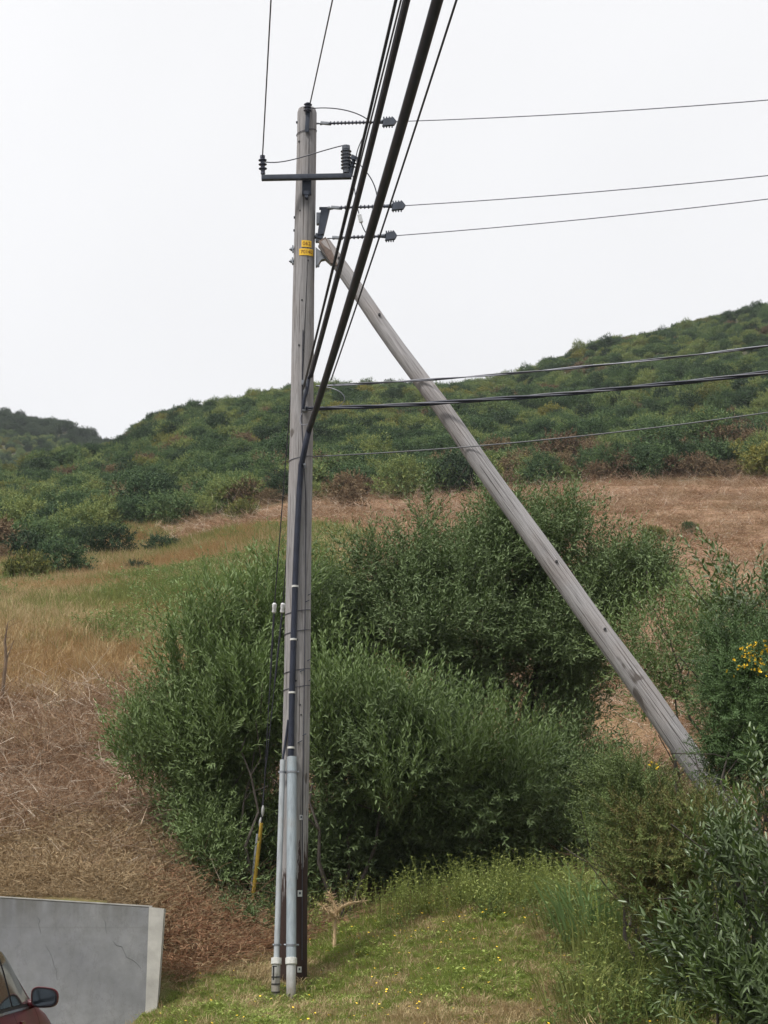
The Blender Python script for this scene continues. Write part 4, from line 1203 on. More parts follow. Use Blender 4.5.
for mir in (False, True):
    panel('window_surround', [(-1.62, 3.02), (0.93, 3.03), (0.30, 3.96), (-1.40, 3.96)], 0.004, M_rub, 24, 6, mir)
    for nm_, cs in (('window', [(-0.20, 3.10), (0.78, 3.10), (0.24, 3.88), (-0.20, 3.88)]), ('window', [(-1.08, 3.10), (-0.28, 3.10), (-0.28, 3.88), (-1.02, 3.88)]), ('quarter_window', [(-1.52, 3.12), (-1.16, 3.10), (-1.10, 3.86), (-1.36, 3.84)])):
        panel(nm_, cs, 0.009, M_glass, 14, 6, mir)
    panel('belt_trim', [(-1.60, 2.96), (0.90, 2.97), (0.90, 3.03), (-1.60, 3.02)], 0.011, M_chrome, 24, 1, mir)
    for y_ in (0.86, -0.24, -1.20):
        panel('door_seam', [(y_, 0.5), (y_ + .012, 0.5), (y_ + .012, 2.94), (y_, 2.94)], 0.003, M_rub, 1, 16, mir)
    panel('sill_trim', [(-1.0, 0.35), (1.0, 0.35), (1.0, 0.6), (-1.0, 0.6)], 0.006, M_rub, 12, 2, mir)
    panel('tail_lamp', [(-2.16, 2.3), (-2.02, 2.3), (-2.0, 3.1), (-2.12, 3.1)], 0.006, M_lamp, 4, 6, mir)
    panel('headlight', [(1.85, 2.2), (2.12, 2.2), (2.10, 2.9), (1.82, 2.9)], 0.006, M_lampw, 6, 6, mir)
    sg = -1 if mir else 1
    for y_ in (-0.05, -1.0):
        p_ = surf(y_, 2.55, 0.015); mb = MB(); mb.box((p_.x * sg, p_.y, p_.z), (0.025, 0.17, 0.03), None, 0.008); mb.build('door_handle', M_paint, car, True, False)
    # door mirror
    bx_ = sg * 0.945
    mb = MB()
    nseg = 20; rings = []
    prof = [(-0.045, 1.0), (-0.02, 1.04), (0.02, 0.95), (0.05, 0.72), (0.07, 0.35), (0.078, 0.05)]
    for (dy_, k_) in prof:
        ring_ = []
        for a in range(nseg):
            th = 2 * math.pi * a / nseg
            ca, sa = math.cos(th), math.sin(th)
            x_ = 0.112 * math.copysign(abs(ca) ** 0.62, ca); z_ = 0.082 * math.copysign(abs(sa) ** 0.62, sa) - 0.012 * (x_ / 0.112) * (1 if sa > 0 else -0.3)
            ring_.append(mb.bm.verts.new((bx_ + 0.005 * sg + x_ * k_ * sg, 0.60 + dy_, 1.05 + z_ * k_)))
        rings.append(ring_)
    for r0_, r1_ in zip(rings, rings[1:]):
        for a in range(nseg): mb.bm.faces.new((r0_[a], r0_[(a + 1) % nseg], r1_[(a + 1) % nseg], r1_[a]))
    mb.bm.faces.new(rings[0]); mb.bm.faces.new(rings[-1])
    mb.tube([(sg * 0.78, 0.64, 0.985), (sg * 0.86, 0.62, 1.0), (sg * 0.93, 0.605, 1.01)], [0.045, 0.034, 0.03], 8)
    mh = mb.build('side_mirror', M_paint, car, True, False, 50)
    for nm_, kk, dy_, mt in (('mirror_bezel', 0.95, -0.050, M_rub), ('mirror_glass', 0.82, -0.0545, M_mirror)):
        mb = MB(); vs_ = []
        for a in range(nseg):
            th = 2 * math.pi * a / nseg; ca, sa = math.cos(th), math.sin(th)
            x_ = 0.112 * math.copysign(abs(ca) ** 0.62, ca); z_ = 0.082 * math.copysign(abs(sa) ** 0.62, sa) - 0.012 * (x_ / 0.112) * (1 if sa > 0 else -0.3)
            vs_.append(Vector((bx_ + 0.005 * sg + x_ * kk * sg, 0.60 + dy_, 1.05 + z_ * kk)))
        mb.prism(vs_, Vector((0, 0.004, 0))); mb.build(nm_, mt, mh, False, False)
    for y_ in (-1.32, 1.38):
        xw = sg * 0.80
        mb = MB(); pr_ = [(.10, .20), (.11, .27), (.09, .305), (.0, .315), (-.09, .305), (-.11, .27), (-.10, .20)]
        rg = []
        for a in range(28):
            th = 2 * math.pi * a / 28
            rg.append([mb.bm.verts.new((xw + w_2 * 0.9, y_ + math.cos(th) * r_2, 0.315 + math.sin(th) * r_2)) for w_2, r_2 in pr_])
        for a in range(28):
            for c_ in range(len(pr_)):
                mb.bm.faces.new((rg[a][c_], rg[(a + 1) % 28][c_], rg[(a + 1) % 28][(c_ + 1) % 7], rg[a][(c_ + 1) % 7]))
        wh = mb.build('wheel', M_rub, car, True, False)
        mb = MB(); mb.tube([(xw - sg * .06, y_, .315), (xw + sg * .085, y_, .315)], 0.20, 24)
        for a in range(5):
            th = 2 * math.pi * a / 5; mb.box((xw + sg * .09, y_ + math.cos(th) * .1, .315 + math.sin(th) * .1), (0.02, 0.17, 0.045), Euler((th, 0, 0)), 0.006)
        mb.build('rim', M_rim, wh, True, False)
        mb = MB()
        arc = [surf(y_ + math.cos(a) * 0.36, 0.3, 0) for a in (0,)]
        ap = []
        for a in np.linspace(0, math.pi, 15):
            zz_ = 0.315 + math.sin(a) * 0.36; y2 = y_ + math.cos(a) * 0.36
            tt_ = float(np.interp(zz_, [0.21, 0.48, 0.76], [0, 1, 2])); p_ = surf(y2, tt_, 0.004); ap.append((p_.x * sg, p_.y, zz_))
        mb.tube(ap, 0.022, 6); mb.build('wheel_arch', M_rub, car, True, False)
def xpanel(name, rows, off, mat):
    """a patch across the car: rows of (y, t) from the right flank to the left"""
    vs, fs = [], []; n = 14
    for (y_, t_) in rows:
        for k_ in range(n + 1):
            tt_ = t_ + (6 - t_) * min(1, 2 * k_ / n) if k_ <= n / 2 else t_ + (6 - t_) * min(1, 2 * (n - k_) / n)
            p_ = surf(y_, tt_, 0); vs.append((p_.x if k_ <= n / 2 else -p_.x, p_.y + off[0], p_.z + off[1]))
    for a in range(len(rows) - 1):
        for k_ in range(n):
            i_ = a * (n + 1) + k_; fs.append([i_, i_ + 1, i_ + n + 2, i_ + n + 1])
    me = bpy.data.meshes.new(name); me.from_pydata(vs, [], fs); me.update(); return link(name, me, mat, car, True, False)
xpanel('windscreen', [(0.98 - 0.1 * k_, 4.12) for k_ in range(8)], (0.004, 0.006), M_glass)
xpanel('rear_window', [(-2.06 + 0.09 * k_, 4.12) for k_ in range(5)], (-0.006, 0.006), M_glass)
mb = MB(); mb.box((0, -2.215, .62), (0.5, 0.012, 0.11), None, 0.004); mb.build('number_plate', M_pvcw, car, True, False)

# ---------------------------------------------------------------- vegetation materials
W_ST = [(0.0, (0.028, 0.033, 0.012)), (0.25, (0.045, 0.072, 0.022)), (0.6, (0.125, 0.19, 0.068)), (1.0, (0.30, 0.38, 0.155))]
M_willow = leaf_mat('willow_leaf', W_ST, (0.19, 0.27, 0.08), 0.5, 0.14, 0.14, under=(0.12, 0.16, 0.075))
M_willowl = leaf_mat('willow_leaf_bright', [(0.0, (0.035, 0.04, 0.014)), (0.25, (0.065, 0.10, 0.026)), (0.6, (0.165, 0.245, 0.080)), (1.0, (0.33, 0.41, 0.165))], (0.20, 0.28, 0.09), 0.5, 0.18, 0.14, under=(0.15, 0.20, 0.09))
M_bay = leaf_mat('glossy_leaf', [(0.0, (0.03, 0.035, 0.014)), (0.25, (0.04, 0.07, 0.022)), (0.6, (0.09, 0.14, 0.036)), (1.0, (0.18, 0.235, 0.07))], (0.20, 0.29, 0.065), 0.36, 0.12, 0.4, under=(0.11, 0.15, 0.07))
M_gorse = leaf_mat('gorse_spine', [(0.0, (0.03, 0.03, 0.012)), (0.3, (0.045, 0.085, 0.026)), (0.7, (0.09, 0.15, 0.048)), (1.0, (0.15, 0.21, 0.075))], (0.13, 0.20, 0.08), 0.6, 0.1, 0.25)
M_gorsel = leaf_mat('gorse_spine_light', [(0.0, (0.06, 0.05, 0.02)), (0.3, (0.08, 0.11, 0.033)), (0.7, (0.13, 0.18, 0.055)), (1.0, (0.18, 0.24, 0.08))], (0.20, 0.28, 0.09), 0.6, 0.1, 0.25)
M_gorseb = leaf_mat('gorse_spine_brown', [(0.0, (0.05, 0.035, 0.015)), (0.28, (0.13, 0.09, 0.035)), (0.5, (0.10, 0.13, 0.035)), (1.0, (0.16, 0.21, 0.06))], (0.24, 0.18, 0.075), 0.7, 0.1, 0.2)
M_bark = plain('willow_bark', (0.06, 0.05, 0.042), 0.9, 0, 0.4, 9)
M_petal = plain('yellow_petals', (0.85, 0.56, 0.02), 0.6, 0, 0.15, 20)

def shrub(name, label, cat, loc, lobes, n, ends=None, r0=0.05, mat=M_willow, group=None, seed=1, trunk='trunk', **k):
    t_ = empty(name, tuple(loc), label, cat, group)
    foliage('crown', mat, t_, lobes, n, k.pop('shoot', (0.35, 0.75)), k.pop('per', 16), k.pop('ll', 0.085), k.pop('lw', 0.02), seed, **k)
    if ends:
        limbs(loc, ends, r0, seed).build(trunk, M_bark, t_)
    return t_
def gp(px, d, dz=0.0):
    x = (px - 384) / F / 0.985 * d
    return Vector((x, d, hz(x, d) + dz))

# ---------------------------------------------------------------- the willows behind the pole
main_l = [lobe(545, 565, 29.0, 62, 52, 1.1), lobe(468, 585, 28.6, 62, 52, 1.1), lobe(395, 590, 28.4, 55, 48, 1.0), lobe(612, 590, 29, 48, 36, 1.0), lobe(345, 610, 28, 45, 45, 0.9),
          lobe(520, 640, 28.6, 75, 55, 1.3), lobe(575, 660, 28.8, 42, 50, 1.0), lobe(425, 642, 28.0, 55, 38, 1.0), lobe(652, 575, 29, 28, 18, 0.5, 0.4), lobe(555, 745, 28.6, 55, 55, 1.0, 0.8), lobe(345, 660, 28, 40, 45, 1.0), lobe(500, 545, 29, 45, 38, .8), lobe(470, 690, 29.4, 65, 45, .7), lobe(560, 690, 29.4, 50, 45, .7), lobe(540, 610, 29.4, 75, 50, .8)]
shrub('willow', 'tall rounded dark green willow behind the slanting prop', 'tree', gp(480, 28.9), main_l, 12500,
      [P(430, 665, 27.9), P(385, 610, 28.2), P(470, 600, 28.4), P(540, 560, 28.8), P(610, 600, 28.8), P(520, 680, 28.4), P(585, 690, 28.6), P(345, 640, 28)], 0.10, M_willow, 'willows behind the pole', 11, ll=0.082, lw=0.022, clump=7, clump_r=0.09, per=15, sub=7, fill=0.34)
front_l = [lobe(385, 765, 25.7, 58, 46, 0.8), lobe(445, 790, 25.8, 60, 46, 0.8), lobe(520, 800, 26.3, 56, 46, 0.9), lobe(575, 800, 26.9, 45, 50, 0.9), lobe(345, 750, 25.8, 38, 44, 0.6), lobe(400, 845, 26.6, 66, 46, 0.8), lobe(475, 855, 26.6, 60, 40, 0.8), lobe(545, 860, 26.8, 55, 38, 0.8), lobe(340, 850, 26.4, 36, 56, .6), lobe(440, 735, 26.4, 40, 30, 0.6), lobe(420, 890, 27, 90, 30, .6), lobe(600, 850, 27.2, 36, 40, .6)]
shrub('willow', 'spreading willow low in front of the tall rounded one, beside the foot of the pole', 'tree', gp(450, 27.6), front_l, 10500,
      [P(385, 770, 26.2), P(450, 790, 26.2), P(530, 815, 26.6), P(580, 800, 27), P(345, 750, 26)], 0.06, M_willow, 'willows behind the pole', 12, ll=0.092, lw=0.023, up=0.5, clump=7, clump_r=0.09, per=15, sub=7, fill=0.26)
up_l = [lobe(340, 715, 25.4, 24, 34, 0.4), lobe(372, 725, 25.4, 24, 30, 0.4), lobe(322, 745, 25.4, 16, 45, 0.4), lobe(408, 735, 25.4, 20, 26, 0.4), lobe(455, 765, 25.2, 24, 26, .4), lobe(505, 775, 25.6, 26, 24, .4), lobe(395, 790, 25.0, 24, 26, .4)]
shrub('willow', 'young willow with pale upright shoots close beside the pole', 'tree', gp(350, 25.6), up_l, 760, [P(340, 730, 25.7), P(370, 745, 25.7), P(325, 745, 25.6)], 0.03, M_willowl, 'willows behind the pole', 13, ll=0.115, lw=0.026, up=1.5, jit=0.2, shoot=(0.5, 1.05), spread=0.6, per=20)
left_l = [lobe(222, 690, 27.2, 52, 52, 0.9), lobe(265, 650, 27.4, 45, 42, 0.8), lobe(185, 725, 27, 42, 42, 0.7), lobe(255, 740, 26.8, 50, 60, 0.8), lobe(212, 775, 26.6, 50, 48, 0.8), lobe(203, 815, 26.4, 36, 40, .6), lobe(216, 868, 25.9, 24, 32, .5), lobe(165, 745, 27, 25, 28, 0.5), lobe(262, 830, 26.4, 45, 60, 0.7), lobe(225, 835, 26.4, 40, 42, 0.6), lobe(285, 720, 27, 40, 60, 0.8), lobe(300, 640, 27.6, 35, 40, 0.7), lobe(280, 890, 26.2, 40, 50, 0.6), lobe(250, 905, 26, 28, 38, 0.5)]
shrub('willow', 'bright green spreading willow on the side of the guy wires', 'tree', gp(212, 27.4), left_l, 10500,
      [P(225, 690, 27.2), P(265, 660, 27.4), P(190, 730, 27), P(255, 740, 26.8), P(215, 780, 26.6), P(290, 700, 27)], 0.06, M_willowl, 'willows behind the pole', 14, ll=0.088, lw=0.021, up=0.7, clump=7, clump_r=0.09, per=15, sub=7, fill=0.26, keep=lambda p: (p[:, 1] > 26.1) | (384 + 1970 * p[:, 0] / p[:, 1] < 238))
sapl = [lobe(262, 620, 26.6, 22, 24, .35), lobe(215, 632, 26.6, 22, 26, .35), lobe(188, 668, 26.4, 22, 24, .35), lobe(290, 600, 26.9, 16, 20, .3), lobe(238, 695, 26.0, 20, 40, .35), lobe(222, 735, 25.9, 20, 35, .35), lobe(255, 720, 25.9, 18, 35, .35), lobe(185, 745, 26.2, 25, 26, .35), lobe(150, 760, 26.4, 28, 22, .35, 0.7)]
shrub('willow', 'pale young willow of loose upright shoots before and above the bright green one', 'tree', gp(238, 25.7), sapl, 980, [P(238, 700, 26), P(222, 740, 25.9), P(255, 720, 25.9)], 0.025, M_willowl, 'willows behind the pole', 15, ll=0.12, lw=0.026, up=1.3, jit=0.3, shoot=(0.4, 0.9), spread=0.6, per=18)
low = [lobe(235, 925, 25.0, 22, 18, .4), lobe(258, 938, 24.7, 20, 18, .4), lobe(215, 893, 25.6, 22, 22, .4), lobe(274, 915, 25.6, 10, 26, .3)]
shrub('willow', 'low willow growth around the foot of the guy wire guards', 'tree', gp(250, 25.0), low, 620, [P(240, 910, 25), P(262, 925, 24.7)], 0.02, M_willow, 'willows behind the pole', 19, ll=0.085, lw=0.021, up=0.6, shoot=(0.15, 0.32), per=12)
spr = [lobe(427, 522, 28.6, 8, 22, 0.2)]
shrub('willow', 'slender willow sprig standing above the crown of the tall rounded willow', 'tree', gp(427, 28.7), spr, 60, [P(427, 530, 28.6), P(426, 508, 28.6)], 0.02, M_willow, 'willows behind the pole', 16, ll=0.08, lw=0.02, up=1.3)
# sparse sapling right of the brace
sap2 = [lobe(655, 650, 24.5, 26, 48, 0.5), lobe(690, 665, 24.3, 34, 40, 0.5), lobe(650, 700, 24.3, 22, 22, 0.4), lobe(628, 650, 24.6, 18, 22, .4), lobe(720, 650, 24.0, 25, 35, .5), lobe(700, 620, 24.2, 22, 26, .4), lobe(705, 700, 24.0, 22, 30, .4)]
shrub('sapling', 'sparse light green sapling on the slope between the slanting prop and the yellow gorse', 'sapling', gp(672, 24.4), sap2, 680, [P(655, 620, 24.5), P(690, 650, 24.3), P(650, 690, 24.3), P(720, 640, 24)], 0.03, M_willowl, None, 17, ll=0.08, lw=0.02, up=0.9, shoot=(0.35, 0.75))
sap3 = [lobe(745, 600, 22.5, 34, 30, 0.5), lobe(775, 620, 22.5, 36, 34, 0.5), lobe(735, 640, 22.5, 25, 25, .4)]
shrub('sapling', 'grey-green sapling with larger leaves standing above the yellow gorse', 'sapling', gp(765, 22.6), sap3, 210, [P(745, 590, 22.5), P(775, 620, 22.5), P(735, 640, 22.5)], 0.03, M_bay, None, 18, ll=0.11, lw=0.03, up=0.7)

# ---------------------------------------------------------------- gorse and the leafy shrub by the verge
def gorse(label, loc, lobes, n, mat, seed, group='gorse by the verge', flowers=None, **k):
    kw = dict(up=0.45, jit=0.35, spread=0.95, six=False, ragged=0.35, inner=0.26, clump=7, clump_r=0.06, fill=0.2, sub=6); kw.update(k)
    t_ = shrub('gorse_bush', label, 'bush', loc, lobes, n, [l[0] for l in lobes], 0.03, mat, group, seed, shoot=kw.pop('shoot', (0.2, 0.5)), per=kw.pop('per', 38), ll=kw.pop('ll', 0.05), lw=kw.pop('lw', 0.011), **kw)
    if flowers:
        r = np.random.default_rng(seed + 50)
        V, Fc = [], []
        for (p_, s_, n_) in flowers:
            c_ = np.array(p_)[None] + r.normal(0, 1, (n_, 3)) * np.array(s_)
            d_ = unit(r.normal(size=(n_, 3)) + np.array([0, -0.4, 0.5]))
            v, f, _, _ = leaves_mesh('x', np.repeat(c_, 3, 0), unit(np.repeat(d_, 3, 0) + r.normal(0, .6, (n_ * 3, 3))), unit(r.normal(size=(n_ * 3, 3))), np.full(n_ * 3, 0.026), np.full(n_ * 3, 0.022), np.zeros(n_ * 3), np.zeros(n_ * 3), False)
            Fc.append(f + sum(len(a) for a in V)); V.append(v)
        link('blossom', np_mesh('blossom', np.concatenate(V), np.concatenate(Fc)), M_petal, t_, smooth=False)
    return t_
gA = [lobe(757, 700, 19.6, 30, 40, .5), lobe(780, 690, 19.6, 40, 55, .6), lobe(757, 740, 19.6, 34, 34, .5), lobe(775, 765, 19.5, 36, 40, .6), lobe(790, 640, 19.8, 38, 48, .5), lobe(738, 700, 19.9, 22, 26, .4), lobe(738, 755, 20.2, 22, 26, .3), lobe(730, 715, 20.0, 20, 28, .3), lobe(722, 680, 20.2, 20, 22, .3), lobe(745, 655, 20.2, 24, 24, .35), lobe(722, 765, 20.3, 16, 22, .3)]
gR = [lobe(850, 760, 19.4, 50, 60, .5), lobe(900, 800, 19.2, 55, 60, .5), lobe(860, 850, 19.0, 55, 50, .5)]
gorse('dark green spiny gorse with yellow blossom beside the foot of the slanting prop', gp(762, 19.8), gA + gR, 4200, M_gorse, 21,
      flowers=[(P(757, 650, 19.3), (0.10, .1, .06), 45), (P(763, 668, 19.25), (0.05, .08, .05), 22), (P(744, 660, 19.3), (0.05, .05, .04), 10), (P(735, 668, 19.3), (0.05, .05, .03), 6)])
gB = [lobe(640, 822, 19.8, 34, 28, .5), lobe(678, 832, 19.4, 24, 18, .35), lobe(618, 835, 20.2, 20, 28, .4), lobe(632, 795, 20, 22, 18, .4)]
gorse('light green feathery gorse below the slanting prop', gp(655, 19.9), gB, 1500, M_gorsel, 22, up=0.7, flowers=[(P(655, 765, 19.7), (0.035, .05, .025), 8)])
gC = [lobe(645, 850, 19.2, 34, 34, .5), lobe(685, 850, 19.0, 26, 28, .4), lobe(640, 888, 19.1, 28, 28, .4), lobe(672, 880, 19, 24, 30, .4), lobe(715, 842, 18.9, 18, 26, .35)]
gorse('brownish gorse between the light green gorse and the glossy leaved shrub', gp(668, 19.2), gC, 1700, M_gorseb, 23)
bay = [lobe(764, 925, 17.0, 32, 42, .5), lobe(728, 955, 17.0, 26, 28, .4), lobe(772, 980, 16.8, 40, 42, .5), lobe(728, 1000, 17.0, 26, 24, .4), lobe(798, 900, 17, 26, 36, .4), lobe(700, 955, 17.2, 10, 12, .2), lobe(755, 1025, 16.8, 36, 24, .45), lobe(784, 868, 17.2, 10, 24, .2), lobe(748, 895, 17.1, 14, 26, .3)]
shrub('leafy_shrub', 'glossy dark green shrub with lance leaves at the edge of the verge', 'shrub', gp(750, 17.0), bay, 330, [l[0] for l in bay], 0.03, M_bay, None, 24, ll=0.135, lw=0.031, up=0.8, shoot=(0.35, 0.75), per=20, jit=0.3, lean=(-0.35, -0.1, 0.1), spread=0.75, sub=4, trunk='stems_base' if False else 'trunk')
bay2 = [lobe(722, 860, 17.1, 5, 22, .15), lobe(733, 870, 17.0, 10, 24, .2), lobe(703, 870, 17.1, 6, 24, .15), lobe(757, 800, 17.3, 6, 24, .15)]
shrub('leafy_shrub', 'slim upright shrub shoot with long pale leaves before the brownish gorse', 'shrub', gp(712, 17.1), bay2, 60, [P(712, 800, 17.1), P(733, 850, 17), P(700, 850, 17.1)], 0.015, M_bay, None, 25, ll=0.10, lw=0.027, up=1.6, jit=0.25, shoot=(0.3, 0.6), per=16)

# ---------------------------------------------------------------- dead plants
M_dead = plain('dead_stem', (0.46, 0.34, 0.20), 0.9, 0, 0.3, 20)
def fuzz(mb, pts, r_, n, seed):
    rr_ = random.Random(seed)
    for i in range(n):
        a = rr_.uniform(0, len(pts) - 1.001); k_ = int(a); p_ = pts[k_].lerp(pts[k_ + 1], a - k_)
        d_ = Vector((rr_.gauss(0, 1), rr_.gauss(0, 1), rr_.gauss(0.3, .8))).normalized() * rr_.uniform(.4, 1) * r_
        mb.tube([p_, p_ + d_], [0.004, 0.0015], 3)
base = gp(336, 23.6)
dt = empty('dead_thistle', tuple(base), 'withered brown forked plant standing beside the pole foot', 'plant')
st_ = [base, P(335, 925, 23.6), P(337, 912, 23.6)]
mb = MB(); mb.tube(st_, [0.022, 0.02, 0.018], 6); fuzz(mb, st_, 0.07, 60, 1); mb.build('stem', M_dead, dt)
for k_, br in enumerate(([P(336, 917, 23.6), P(328, 911, 23.5), P(321, 905, 23.5)], [P(337, 912, 23.6), P(333, 903, 23.6), P(329, 893, 23.6)], [P(337, 913, 23.6), P(343, 906, 23.5), P(352, 903, 23.5), P(365, 901, 23.4)])):
    mb = MB(); mb.tube(br, [0.022] + [0.017] * (len(br) - 2) + [0.004], 6); fuzz(mb, br, 0.085, 150, 5 + k_); mb.build('branch', M_dead, dt)
base = gp(6, 33)
mb = MB(); pp_ = [base, P(6, 660, 33), P(5, 640, 33), P(8, 622, 33)]
mb.tube(pp_, [0.035, 0.03, 0.02, 0.006], 6); fuzz(mb, pp_[1:], 0.25, 26, 9); mb.tube([pp_[1], P(14, 640, 33)], [0.015, 0.005], 5)
o = mb.build('dead_stalk', plain('dead_wood', (0.13, 0.09, 0.06), 0.9, 0, 0.3, 12), None); o.data.transform(Matrix.Translation(-base)); o.location = base
tag(o, 'thin dead stalk standing in the dry grass at the very edge of the view', 'plant')

# ---------------------------------------------------------------- hillside scrub: kinds of bush
def bush_kind(seed, mat, n=1000, rad=1.0, tall=1.0, ll=0.125, lw=0.045, flower=0.0):
    r = np.random.default_rng(seed)
    L = []
    for i in range(6):
        a = r.uniform(0, 6.28); q = r.uniform(0.1, 0.6) * rad
        s = r.uniform(0.45, 0.75) * rad
        L.append(((math.cos(a) * q, math.sin(a) * q, s * 0.6 * tall + r.uniform(0, 0.5) * tall * rad), (s, s, s * 0.75 * tall)))
    V, Fc, R, T = grow(L, n, (0.14, 0.36), 9, ll, lw, seed, up=0.6, jit=0.5, six=False, back=1.0, stems=False, ragged=0.25, inner=0.22)
    m_ = np_mesh('gorse_bush', V, Fc, {'rnd': R, 'tip': T})
    m_.materials.append(mat)
    return m_
H_d = leaf_mat('hill_gorse', [(0.0, (0.020, 0.038, 0.019)), (0.35, (0.042, 0.08, 0.036)), (0.65, (0.095, 0.15, 0.056)), (1.0, (0.21, 0.24, 0.075))], (0.13, 0.175, 0.07), 0.7, 0.12, 0.15, objrand=0.95)
H_f = leaf_mat('far_hill_tree', [(0.0, (0.02, 0.035, 0.02)), (0.5, (0.04, 0.065, 0.034)), (1.0, (0.07, 0.095, 0.05))], None, 0.7, 0.1, 0.15, objrand=0.6)
H_o = leaf_mat('hill_gorse_olive', [(0.0, (0.06, 0.07, 0.025)), (0.5, (0.13, 0.15, 0.042)), (1.0, (0.26, 0.22, 0.05))], (0.30, 0.25, 0.05), 0.7, 0.12, 0.15, objrand=0.5)
H_b = leaf_mat('hill_dead_scrub', [(0.0, (0.08, 0.052, 0.032)), (0.5, (0.15, 0.105, 0.065)), (1.0, (0.20, 0.16, 0.085))], (0.22, 0.16, 0.09), 0.85, 0.05, 0.1, objrand=0.5)
KIN = [bush_kind(101, H_d), bush_kind(102, H_d, tall=1.2), bush_kind(103, H_d, rad=1.1), bush_kind(104, H_d, tall=0.8), bush_kind(105, H_o), bush_kind(106, H_o, tall=0.85), bush_kind(107, H_b, 600), bush_kind(108, H_b, 600, tall=0.8), bush_kind(109, H_f, tall=1.2), bush_kind(110, H_f)]
SRC = [bpy.data.objects.new('scrub_kind', m_) for m_ in KIN]
# stand: jittered points over the slope behind the field edge, denser and smaller near
def hill_points(seed):
    r = np.random.default_rng(seed)
    P_ = []
    for lo, hi, step in ((60, 130, 1.35), (130, 200, 1.5), (200, 345, 1.75)):
        d = np.arange(lo, hi, step)
        for dd in d:
            n = int(0.66 * dd / step)
            u = np.linspace(-0.33, 0.33, n) + r.uniform(-.5, .5, n) * 0.66 / n
            P_.append(np.stack([u * dd, dd + r.uniform(-.5, .5, n) * step], 1))
    for dd in np.arange(345, 405, 2.6):
        n = int(0.17 * dd / 2.6); u = np.linspace(-0.28, -0.11, n) + r.uniform(-.5, .5, n) * 0.17 / n
        P_.append(np.stack([u * dd, dd + r.uniform(-.5, .5, n) * 2.6], 1))
    return np.concatenate(P_), r
pts, r = hill_points(31)
uu = pts[:, 0] / pts[:, 1]
edge = scrub_edge(uu) + 3.0 * wob(pts[:, 0], pts[:, 1], 0.5, 5)
ok = (pts[:, 1] > edge) & (r.random(len(pts)) < 0.93)
pts = pts[ok]; uu = uu[ok]; edge = edge[ok]
z = height(pts[:, 0], pts[:, 1])
# drop what lies behind the crest (never seen from the road)
elev = (z + 1.5 - CAMZ) / pts[:, 1]
ub = np.clip(((uu + 0.35) / 0.7 * 60).astype(int), 0, 59)
vis = np.ones(len(pts), bool)
for k_ in range(60):
    s_ = np.where(ub == k_)[0]; o_ = s_[np.argsort(pts[s_, 1])]
    mxv = np.maximum.accumulate(elev[o_]); vis[o_] = elev[o_] > mxv - 0.020
pts, uu, z, edge = pts[vis], uu[vis], z[vis], edge[vis]
n = len(pts)
cl = wob(pts[:, 0], pts[:, 1], 0.10, 9) + 0.6 * wob(pts[:, 0], pts[:, 1], 0.35, 10) + r.normal(0, 0.35, n)
kind = np.where(cl > 0.6, r.integers(4, 6, n), r.integers(0, 4, n))
cl2 = wob(pts[:, 0], pts[:, 1], 0.16, 12) + r.normal(0, 0.4, n)
kind = np.where(cl2 > np.where(pts[:, 1] < edge + 14, 0.45, 0.95), r.integers(6, 8, n), kind)
scl = r.uniform(0.5, 1.15, n) * np.where(pts[:, 1] > 150, 0.85, 1.0) * (1 + 0.3 * (pts[:, 1] < edge + 16) * r.random(n)) * (1 + 0.3 * (r.random(n) < 0.06) * (pts[:, 1] < 110)) * np.where(pts[:, 1] > 345, 1.6, 1)
rot = np.stack([r.normal(0, .08, n), r.normal(0, .08, n), r.uniform(0, 6.28, n)], 1)
kind = np.where(pts[:, 1] > 345, r.integers(8, 10, n), kind)
# those that show largest: the front of the thicket, as individuals
score = scl / pts[:, 1] * (1 + 1.5 * (pts[:, 1] < edge + 8)) * (np.abs(uu) < 0.2)
ind = np.argsort(-score)[:290]
mask = np.zeros(n, bool); mask[ind] = True
HN = {0: ('gorse_bush', 'dark green gorse bush', 'bush'), 1: ('gorse_bush', 'olive gorse bush with yellowish tips', 'bush'), 2: ('dead_bush', 'brown withered bush', 'bush')}
for i in ind:
    k_ = 0 if kind[i] < 4 else 1 if kind[i] < 6 else 2
    zone = 'above the tan grass field' if uu[i] < -0.045 else 'above the bare mown slope'
    nm_, lb, ct_ = HN[k_]
    o = bpy.data.objects.new(nm_, KIN[kind[i]]); C.objects.link(o)
    o.location = (pts[i, 0], pts[i, 1], z[i] - 0.1); o.rotation_euler = rot[i]; o.scale = (scl[i],) * 3
    tag(o, lb + ' fronting the hill thicket ' + zone, ct_, lb + 's ' + zone)
m_ = ~mask
scatter('hillside_scrub', np.stack([pts[m_, 0], pts[m_, 1], z[m_] - 0.1], 1), rot[m_], scl[m_], kind[m_], SRC, 'dense gorse scrub covering the hillside up to the skyline')

